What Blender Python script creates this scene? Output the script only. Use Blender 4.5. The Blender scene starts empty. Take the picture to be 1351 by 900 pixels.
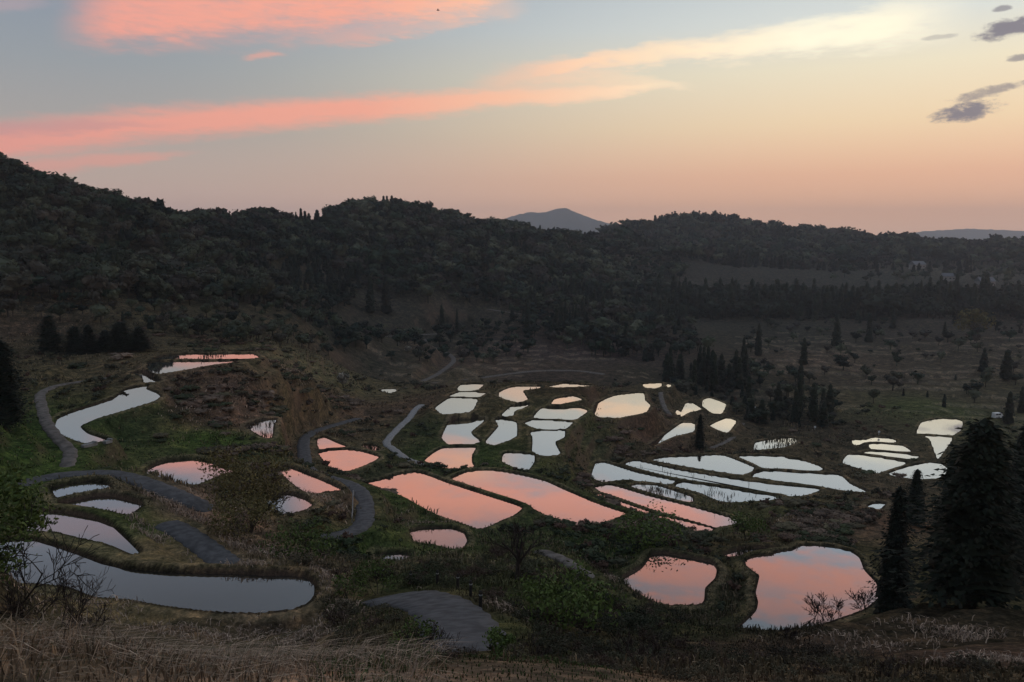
import bpy, bmesh, math, random
import numpy as np
from mathutils import Vector, Matrix

R_ = math.radians
scene = bpy.context.scene
col = scene.collection
rng = np.random.default_rng(7)
random.seed(7)

# ------------------------------------------------------------------ camera
FPX, W0, H0, HORIZON = 1040.0, 1351.0, 900.0, 315.0
ZC = 70.0                                  # camera height, valley floor near 0-15
PITCH = math.atan((H0 / 2 - HORIZON) / FPX)
cam = bpy.data.cameras.new('camera')
cam.sensor_width = 36.0
cam.lens = 36.0 * FPX / W0
cam.clip_start, cam.clip_end = 0.1, 60000
camo = bpy.data.objects.new('camera', cam)
camo.location = (0, 0, ZC)
camo.rotation_euler = (math.pi / 2 - PITCH, 0, 0)
col.objects.link(camo)
scene.camera = camo
scene.view_settings.view_transform = 'Standard'
scene.view_settings.look = 'None'
scene.view_settings.exposure = 0.0
scene.view_settings.gamma = 1.0
scene.render.engine = 'CYCLES'
scene.cycles.use_denoising = True
scene.cycles.max_bounces = 6
scene.cycles.diffuse_bounces = 2
scene.cycles.glossy_bounces = 3
scene.cycles.volume_bounces = 1
scene.cycles.transparent_max_bounces = 4


def ray(px, py):
    u = (px - W0 / 2) / FPX
    v = -(py - H0 / 2) / FPX
    c, s = math.cos(PITCH), math.sin(PITCH)
    return np.array([u, c + v * s, -s + v * c])


def at(px, py, h):
    """the point seen at a photo pixel that lies h metres below the camera"""
    d = ray(px, py)
    d = d * (h / -d[2])
    return np.array([d[0], d[1], ZC + d[2]])


def at_d(px, py, dist):
    d = ray(px, py)
    d = d * (dist / d[1])
    return np.array([d[0], d[1], ZC + d[2]])


def lin(r, g, b):
    f = lambda c: (c / 255 / 12.92) if c / 255 <= 0.04045 else ((c / 255 + 0.055) / 1.055) ** 2.4
    return (f(r), f(g), f(b), 1.0)


# ------------------------------------------------------------------ node helper
class S:
    def __init__(s, nt, sock): s.nt, s.sock = nt, sock
    def _m(s, op, *a, clamp=False):
        n = s.nt.nodes.new('ShaderNodeMath'); n.operation = op; n.use_clamp = clamp
        for i, x in enumerate((s,) + a):
            if isinstance(x, S): s.nt.links.new(x.sock, n.inputs[i])
            else: n.inputs[i].default_value = float(x)
        return S(s.nt, n.outputs[0])
    def __add__(s, o): return s._m('ADD', o)
    __radd__ = __add__
    def __sub__(s, o): return s._m('SUBTRACT', o)
    def __rsub__(s, o): return (s * -1.0) + o
    def __mul__(s, o): return s._m('MULTIPLY', o)
    __rmul__ = __mul__
    def __truediv__(s, o): return s._m('DIVIDE', o)
    def abs(s): return s._m('ABSOLUTE')
    def max(s, o): return s._m('MAXIMUM', o)
    def min(s, o): return s._m('MINIMUM', o)
    def pow(s, o): return s._m('POWER', o)
    def step(s, a, b, lo=0.0, hi=1.0):
        n = s.nt.nodes.new('ShaderNodeMapRange'); n.interpolation_type = 'SMOOTHSTEP'
        s.nt.links.new(s.sock, n.inputs[0])
        if a > b: a, b, lo, hi = b, a, hi, lo
        for i, x in enumerate((a, b, lo, hi)): n.inputs[i + 1].default_value = x
        return S(s.nt, n.outputs[0])


def mixc(nt, f, a, b, blend='MIX'):
    n = nt.nodes.new('ShaderNodeMix'); n.data_type = 'RGBA'; n.blend_type = blend
    for i, x in ((0, f), (6, a), (7, b)):
        if isinstance(x, S): nt.links.new(x.sock, n.inputs[i])
        elif i == 0: n.inputs[0].default_value = x
        else: n.inputs[i].default_value = tuple(x)[:3] + (1.0,)
    return S(nt, n.outputs[2])


def ramp(nt, f, stops):
    n = nt.nodes.new('ShaderNodeValToRGB')
    cr = n.color_ramp
    while len(cr.elements) < len(stops): cr.elements.new(0.5)
    for e, (p, c) in zip(cr.elements, stops):
        e.position = p; e.color = tuple(c)[:3] + (1.0,)
    nt.links.new(f.sock, n.inputs[0])
    return S(nt, n.outputs[0])


def xyz(nt, a, b, c):
    n = nt.nodes.new('ShaderNodeCombineXYZ')
    for i, x in enumerate((a, b, c)):
        if isinstance(x, S): nt.links.new(x.sock, n.inputs[i])
        else: n.inputs[i].default_value = x
    return S(nt, n.outputs[0])


def noise(nt, vec, scale, detail=4.0, rough=0.55, dist=0.0):
    n = nt.nodes.new('ShaderNodeTexNoise')
    if vec is not None: nt.links.new(vec.sock, n.inputs['Vector'])
    n.inputs['Scale'].default_value = scale
    n.inputs['Detail'].default_value = detail
    n.inputs['Roughness'].default_value = rough
    n.inputs['Distortion'].default_value = dist
    return S(nt, n.outputs[0])


# ------------------------------------------------------------------ sky: dusk gradient and lit cloud bands
def pix_ae(px, py):
    d = ray(px, py)
    return math.degrees(math.atan2(d[0], d[1])), math.degrees(math.atan2(d[2], math.hypot(d[0], d[1])))


world = bpy.data.worlds.new('World')
scene.world = world
world.use_nodes = True
nt = world.node_tree
nt.nodes.clear()
tc = nt.nodes.new('ShaderNodeTexCoord')
sep = nt.nodes.new('ShaderNodeSeparateXYZ')
nt.links.new(tc.outputs['Generated'], sep.inputs[0])
X, Y, Z = (S(nt, sep.outputs[i]) for i in range(3))
az = X._m('ARCTAN2', Y) * (180 / math.pi)
el = Z._m('ARCSINE') * (180 / math.pi)
AZ0 = R_(42)                                # where the sun is below the horizon
hyp = (X * X + Y * Y).max(1e-6).pow(0.5)
cosd = (X * math.sin(AZ0) + Y * math.cos(AZ0)) / hyp
glow = cosd.step(0.1, 1.03).pow(2.4)
t = ((el + 5.0) / 95.0)._m('ADD', 0.0, clamp=True)
P = lambda e: (e + 5.0) / 95.0
cold = ramp(nt, t, [(P(-5), lin(200, 170, 158)), (P(1), lin(226, 184, 166)), (P(4), lin(190, 168, 154)), (P(7), lin(160, 155, 150)),
                    (P(11), lin(140, 147, 152)), (P(15), lin(126, 138, 152)), (P(20), lin(108, 115, 126)), (P(24), lin(101, 107, 116)), (P(38), lin(120, 131, 147)),
                    (P(60), lin(122, 133, 152)), (P(90), lin(120, 132, 152))])
warm = ramp(nt, t, [(P(-5), lin(225, 172, 156)), (P(0.3), lin(255, 198, 162)), (P(1.6), lin(255, 190, 146)), (P(4.2), lin(244, 186, 146)),
                    (P(7.5), lin(242, 212, 170)), (P(11), lin(234, 222, 192)), (P(14), lin(210, 214, 208)), (P(20), lin(168, 183, 196)),
                    (P(35), lin(150, 163, 178)), (P(90), lin(120, 132, 152))])
sky = mixc(nt, glow, cold, warm)

# cloud wisps live on (azimuth, elevation)
wv = xyz(nt, az * 0.16, el * 0.7, 0.0)
n1 = noise(nt, wv, 0.9, 6, 0.62, 0.4)
wv2 = xyz(nt, az * 0.35, el * 1.3, 3.0)
n2 = noise(nt, wv2, 1.0, 5, 0.6, 0.3)
n4 = noise(nt, xyz(nt, az * 0.7 + el * 0.5, el * 3.6, 7.0), 1.0, 6, 0.65, 0.5)
nbig = noise(nt, xyz(nt, az * 0.07, el * 0.25, 9.0), 1.0, 3, 0.5)


def band(pts, wdt, fade, k=1.0, warp=1.0, thr=0.0):
    """a streak of cloud through three points (px, py), with half width in degrees at each"""
    ae = [pix_ae(*p) for p in pts]
    c = np.polyfit([a for a, e in ae], [e for a, e in ae], 2)
    w = np.polyfit([a for a, e in ae], wdt, 2)
    ec = (az * float(c[0]) + float(c[1])) * az + float(c[2])
    wc = ((az * float(w[0]) + float(w[1])) * az + float(w[2])).max(0.12)
    a0, a1 = ae[0][0], ae[-1][0]
    env = az.step(a0 - fade, a0 + fade) * az.step(a1 + fade, a1 - fade)
    v = ((el - ec) + (n1 - 0.5) * (2.2 * warp) + (n2 - 0.5) * (1.3 * warp) + (n4 - 0.5) * (1.0 * warp)) / wc
    return v.abs().step(1.2, 0.15) * env * ((n2 * 0.55 + n4 * 0.45).step(thr + 0.1, thr + 0.5) * 0.5 + 0.5) * k


pink_l, peach, cream = lin(246, 150, 128), lin(250, 190, 152), lin(255, 245, 216)
# colour of a lit cloud: pink far from the glow, cream near it
litc = ramp(nt, ((az + 35.0) / 70.0)._m('ADD', 0.0, clamp=True), [(0.0, lin(230, 150, 134)), (0.35, lin(238, 162, 138)), (0.5, lin(247, 190, 156)), (0.64, lin(252, 222, 186)), (0.78, cream), (1.0, cream)])
lit_pink = ramp(nt, ((az + 35.0) / 70.0)._m('ADD', 0.0, clamp=True), [(0.0, lin(222, 146, 136)), (0.4, lin(242, 162, 136)), (0.7, lin(240, 170, 152)), (1.0, lin(240, 170, 150))])
long_band = band([(-80, 192), (440, 146), (880, 116)], [1.25, 1.15, 0.35], 2.5, 1.0, 0.55)
low_band = band([(-40, 226), (120, 213), (230, 206)], [0.6, 0.7, 0.3], 2.5, 0.62, 0.5)
top_band = band([(110, 30), (340, 8), (660, -8)], [1.7, 2.4, 1.7], 2.0, 0.95, 1.0, 0.1)
top_tail = band([(400, 52), (560, 34), (680, 10)], [0.5, 0.7, 0.6], 1.5, 0.6, 0.8, 0.3)
speck = band([(325, 74), (345, 72), (372, 71)], [0.25, 0.3, 0.2], 0.6, 0.5, 0.5)
cream_band = band([(690, 92), (960, 62), (1230, 24)], [0.8, 1.05, 1.6], 3.0, 1.0, 0.9, 0.1)
cream_low = band([(640, 108), (760, 100), (890, 116)], [0.8, 0.9, 0.3], 2.5, 0.55, 0.7, 0.1)
faint = band([(-40, 6), (10, 0), (60, -6)], [0.7, 0.6, 0.5], 1.5, 0.25, 0.6)
# the same bank of cloud goes on overhead, above the frame, where the paddies mirror it
over1 = band([(380, -58), (640, -64), (985, -96)], [2.3, 2.4, 1.1], 2.5, 0.95, 1.3, 0.05)
over2 = band([(780, -150), (905, -168), (1230, -192)], [1.2, 1.6, 1.5], 2.5, 1.0, 1.4, 0.1)
over3 = band([(800, -214), (905, -222), (1230, -242)], [0.9, 1.1, 1.3], 2.5, 0.9, 1.4, 0.15)
over4 = band([(-60, -90), (90, -100), (240, -92)], [1.8, 1.8, 1.2], 3.0, 0.14, 1.2)
sky = mixc(nt, long_band.max(top_band).max(low_band).max(top_tail).max(speck).min(0.97), sky, litc)
sky = mixc(nt, cream_band.max(cream_low), sky, litc)
over5 = band([(400, -116), (568, -122), (720, -116)], [1.3, 1.4, 1.0], 2.5, 0.5, 1.0)
sky = mixc(nt, over5.max(over1).max(over2).max(over3).max(over4), sky, lit_pink)
sky = mixc(nt, faint, sky, lin(205, 160, 160))
shade_under = band([(-80, 176), (60, 168), (190, 164)], [0.5, 0.55, 0.3], 3.0, 0.35, 0.6)
sky = mixc(nt, shade_under, sky, lin(150, 132, 142))
# small dark grey clouds that no light reaches any more
nd = noise(nt, xyz(nt, az * 0.9, el * 2.0, 5.0), 1.0, 6, 0.66, 0.2)


def puff(px, py, wa, we, k=1.0, tilt=0.0):
    a, e = pix_ae(px, py)
    da, de = az - a, el - e
    de = de - da * tilt
    q = (da / wa) * (da / wa) + (de / we) * (de / we)
    return (q + (nd - 0.5) * 3.8).step(1.55, 0.1) * k


dark = puff(1334, 36, 1.6, 0.55, 1.0, 0.12).max(puff(1322, 11, 0.5, 0.16, 0.7)).max(puff(1345, 76, 0.7, 0.2, 0.7)).max(
    puff(1274, 148, 1.75, 0.5, 1.0, 0.08)).max(puff(1305, 121, 2.0, 0.3, 0.7, 0.16)).max(puff(1240, 49, 1.0, 0.14, 0.35))
sky = mixc(nt, dark.min(0.92), sky, lin(112, 108, 120))
bg = nt.nodes.new('ShaderNodeBackground')
bg.inputs['Strength'].default_value = 1.24
nt.links.new(sky.sock, bg.inputs[0])
wo = nt.nodes.new('ShaderNodeOutputWorld')
nt.links.new(bg.outputs[0], wo.inputs[0])
try:
    world.cycles.sampling_method = 'MANUAL'; world.cycles.sample_map_resolution = 1024
except Exception:
    pass

# ------------------------------------------------------------------ objects: helpers


def tag(o, label=None, cat=None, group=None, kind=None):
    if label: o['label'] = label
    if cat: o['category'] = cat
    if group: o['group'] = group
    if kind: o['kind'] = kind
    return o


def mesh_np(name, v, loops, sizes, mats, midx=None, smooth=False, tint=None):
    """v Nx3, loops flat vertex index list, sizes per face"""
    v = np.asarray(v, np.float32); loops = np.asarray(loops, np.int32); sizes = np.asarray(sizes, np.int32)
    me = bpy.data.meshes.new(name)
    me.vertices.add(len(v)); me.vertices.foreach_set('co', v.ravel())
    me.loops.add(len(loops)); me.loops.foreach_set('vertex_index', loops)
    me.polygons.add(len(sizes))
    st = np.concatenate(([0], np.cumsum(sizes)[:-1])).astype(np.int32)
    me.polygons.foreach_set('loop_start', st)
    me.polygons.foreach_set('loop_total', sizes)
    if midx is not None: me.polygons.foreach_set('material_index', np.asarray(midx, np.int32))
    me.polygons.foreach_set('use_smooth', np.full(len(sizes), smooth, bool))
    for m in (mats if isinstance(mats, (list, tuple)) else [mats]): me.materials.append(m)
    if tint is not None:
        a = me.attributes.new('tint', 'FLOAT_COLOR', 'POINT')
        tt = np.ones((len(v), 4), np.float32); tt[:, :3] = tint
        a.data.foreach_set('color', tt.ravel())
    me.update(calc_edges=True)
    me.validate()
    return me


class MB:
    """gathers shapes for one mesh"""
    def __init__(s): s.v, s.f, s.m, s.n = [], [], [], 0
    def add(s, v, f, m=0):
        v = np.asarray(v, float)
        s.v.append(v)
        for q in f: s.f.append([i + s.n for i in q]); s.m.append(m)
        s.n += len(v)
    def quads(s, q, m=0):                 # q: K x 4 x 3
        q = np.asarray(q, float); k = len(q)
        if not k: return
        s.v.append(q.reshape(-1, 3))
        idx = (np.arange(k * 4).reshape(-1, 4) + s.n).tolist()
        s.f += idx; s.m += [m] * k; s.n += k * 4
    def tris(s, q, m=0):
        q = np.asarray(q, float); k = len(q)
        if not k: return
        s.v.append(q.reshape(-1, 3))
        s.f += (np.arange(k * 3).reshape(-1, 3) + s.n).tolist(); s.m += [m] * k; s.n += k * 3
    def tube(s, pts, rad, n=6, m=0, cap=True):
        pts = np.asarray(pts, float)
        rad = np.broadcast_to(rad, (len(pts),))
        rings = []
        for i, p in enumerate(pts):
            d = pts[min(i + 1, len(pts) - 1)] - pts[max(i - 1, 0)]
            d = d / (np.linalg.norm(d) + 1e-9)
            a = np.cross(d, [0, 0, 1.0] if abs(d[2]) < 0.9 else [1.0, 0, 0]); a /= np.linalg.norm(a) + 1e-9
            b = np.cross(d, a)
            th = np.linspace(0, 2 * math.pi, n, endpoint=False)
            rings.append(p + rad[i] * (np.cos(th)[:, None] * a + np.sin(th)[:, None] * b))
        f = []
        for i in range(len(pts) - 1):
            for k in range(n):
                k2 = (k + 1) % n
                f.append([i * n + k, i * n + k2, (i + 1) * n + k2, (i + 1) * n + k])
        if cap: f.append(list(range(n))[::-1]); f.append([(len(pts) - 1) * n + k for k in range(n)])
        s.add(np.concatenate(rings), f, m)
    def box(s, c, size, m=0, rz=0.0, taper=1.0):
        x, y, z = [q / 2 for q in size]
        v = np.array([[-x, -y, -z], [x, -y, -z], [x, y, -z], [-x, y, -z], [-x * taper, -y * taper, z], [x * taper, -y * taper, z], [x * taper, y * taper, z], [-x * taper, y * taper, z]])
        ca, sa = math.cos(rz), math.sin(rz)
        v = v @ np.array([[ca, sa, 0], [-sa, ca, 0], [0, 0, 1]]) + np.asarray(c, float)
        s.add(v, [[3, 2, 1, 0], [4, 5, 6, 7], [0, 1, 5, 4], [1, 2, 6, 5], [2, 3, 7, 6], [3, 0, 4, 7]], m)
    def mesh(s, name, mats, smooth=False, tint=None):
        v = np.concatenate(s.v); sizes = [len(f) for f in s.f]
        return mesh_np(name, v, [i for f in s.f for i in f], sizes, mats, s.m, smooth, tint)
    def obj(s, name, mats, parent=None, smooth=False, tint=None):
        return link(name, s.mesh(name, mats, smooth, tint), parent)


def link(name, me, parent=None, loc=None, rz=0.0, sc=None):
    o = bpy.data.objects.new(name, me)
    col.objects.link(o)
    if parent is not None: o.parent = parent
    if loc is not None: o.location = [float(q) for q in loc]
    if rz: o.rotation_euler = (0, 0, rz)
    if sc is not None: o.scale = sc if hasattr(sc, '__len__') else (sc, sc, sc)
    return o


def newmat(name):
    m = bpy.data.materials.new(name); m.use_nodes = True
    n = m.node_tree; n.nodes.clear()
    out = n.nodes.new('ShaderNodeOutputMaterial')
    b = n.nodes.new('ShaderNodeBsdfPrincipled')
    n.links.new(b.outputs[0], out.inputs[0])
    b.inputs['Roughness'].default_value = 0.9
    b.inputs['Specular IOR Level'].default_value = 0.15
    return m, n, b, out


def simple(name, c, rough=0.85, spec=0.2, scale=8.0, var=0.35, metal=0.0):
    m, n, b, _ = newmat(name)
    tcn = n.nodes.new('ShaderNodeTexCoord')
    nz = noise(n, S(n, tcn.outputs['Object']), scale, 5)
    cc = mixc(n, nz.step(0.3, 0.7), [q * (1 - var) for q in c[:3]], [min(1, q * (1 + var)) for q in c[:3]])
    n.links.new(cc.sock, b.inputs['Base Color'])
    b.inputs['Roughness'].default_value = rough
    b.inputs['Specular IOR Level'].default_value = spec
    b.inputs['Metallic'].default_value = metal
    return m


def attr(n, name):
    a = n.nodes.new('ShaderNodeAttribute'); a.attribute_name = name
    return S(n, a.outputs['Color'])


# foliage on single trees: each tree has its own tone
def leafmat(name, dark_c, light_c, alt_c):
    m, n, b, _ = newmat(name)
    oi = n.nodes.new('ShaderNodeObjectInfo')
    rnd = S(n, oi.outputs['Random'])
    gi = n.nodes.new('ShaderNodeNewGeometry')
    isl = S(n, gi.outputs['Random Per Island'])
    base = ramp(n, rnd, [(0.0, dark_c), (0.45, light_c), (0.75, alt_c), (1.0, dark_c)])
    cc = mixc(n, 1.0, base, ramp(n, isl, [(0, (0.55, 0.55, 0.55)), (1, (1.5, 1.45, 1.35))]), 'MULTIPLY')
    n.links.new(cc.sock, b.inputs['Base Color'])
    b.inputs['Roughness'].default_value = 0.75
    return m


def tintmat(name, rough=0.85):
    m, n, b, _ = newmat(name)
    gi = n.nodes.new('ShaderNodeNewGeometry')
    isl = S(n, gi.outputs['Random Per Island'])
    cc = mixc(n, 1.0, attr(n, 'tint'), ramp(n, isl, [(0, (0.6, 0.6, 0.6)), (1, (1.4, 1.38, 1.3))]), 'MULTIPLY')
    n.links.new(cc.sock, b.inputs['Base Color'])
    b.inputs['Roughness'].default_value = rough
    return m


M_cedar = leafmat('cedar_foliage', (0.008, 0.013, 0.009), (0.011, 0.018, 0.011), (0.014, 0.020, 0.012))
M_broad = leafmat('broadleaf_foliage', (0.020, 0.031, 0.021), (0.066, 0.078, 0.050), (0.056, 0.050, 0.040))
M_fresh = leafmat('fresh_foliage', (0.065, 0.094, 0.026), (0.092, 0.13, 0.034), (0.08, 0.11, 0.036))
M_olive = leafmat('olive_foliage', (0.12, 0.11, 0.045), (0.14, 0.115, 0.045), (0.125, 0.095, 0.042))
M_pale = leafmat('pale_blossom', (0.26, 0.25, 0.21), (0.30, 0.28, 0.24), (0.24, 0.23, 0.20))
M_bark = simple('bark', (0.045, 0.035, 0.028), scale=6)
M_twig = simple('twig_bark', (0.050, 0.036, 0.030), scale=6)
M_tint = tintmat('mixed_vegetation')
M_conc = simple('weathered_concrete', (0.27, 0.26, 0.245), 0.8, 0.3, 3.0, 0.25)
M_post = simple('dark_timber', (0.035, 0.03, 0.026), scale=9)
M_white = simple('white_paint', (0.75, 0.75, 0.74), 0.45, 0.5, 3.0, 0.05)
M_glass = simple('window_glass', (0.02, 0.024, 0.03), 0.08, 0.8, 3.0, 0.1)
M_rubber = simple('rubber', (0.02, 0.02, 0.02), 0.8)
M_metal = simple('galvanised_steel', (0.42, 0.42, 0.41), 0.45, 0.5, 5.0, 0.2, 0.6)
M_wall = simple('plaster_wall', (0.26, 0.25, 0.235), scale=2)
M_roof = simple('grey_roof', (0.13, 0.135, 0.145), 0.5, 0.4, 4.0, 0.2)
M_roof2 = simple('rust_roof', (0.22, 0.12, 0.09), 0.6, 0.3, 4.0, 0.2)

# ------------------------------------------------------------------ traced outlines of the terraces
REG = dict(A=(0, 440, 3.912), B=(0, 620, 3.2147), C=(300, 440, 3.912), D=(340, 620, 3.2147), E=(560, 480, 5.625),
           F=(680, 620, 3.2147), G=(760, 480, 3.75), H=(1000, 480, 3.749), I=(1000, 620, 3.2137), P=(0, 0, 1))


def pix(reg, pts):
    out = []
    for p in pts:
        if isinstance(p, str): reg = p; continue
        x0, y0, s = REG[reg]
        out.append((x0 + p[0] / s, y0 + p[1] / s))
    return out


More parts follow.
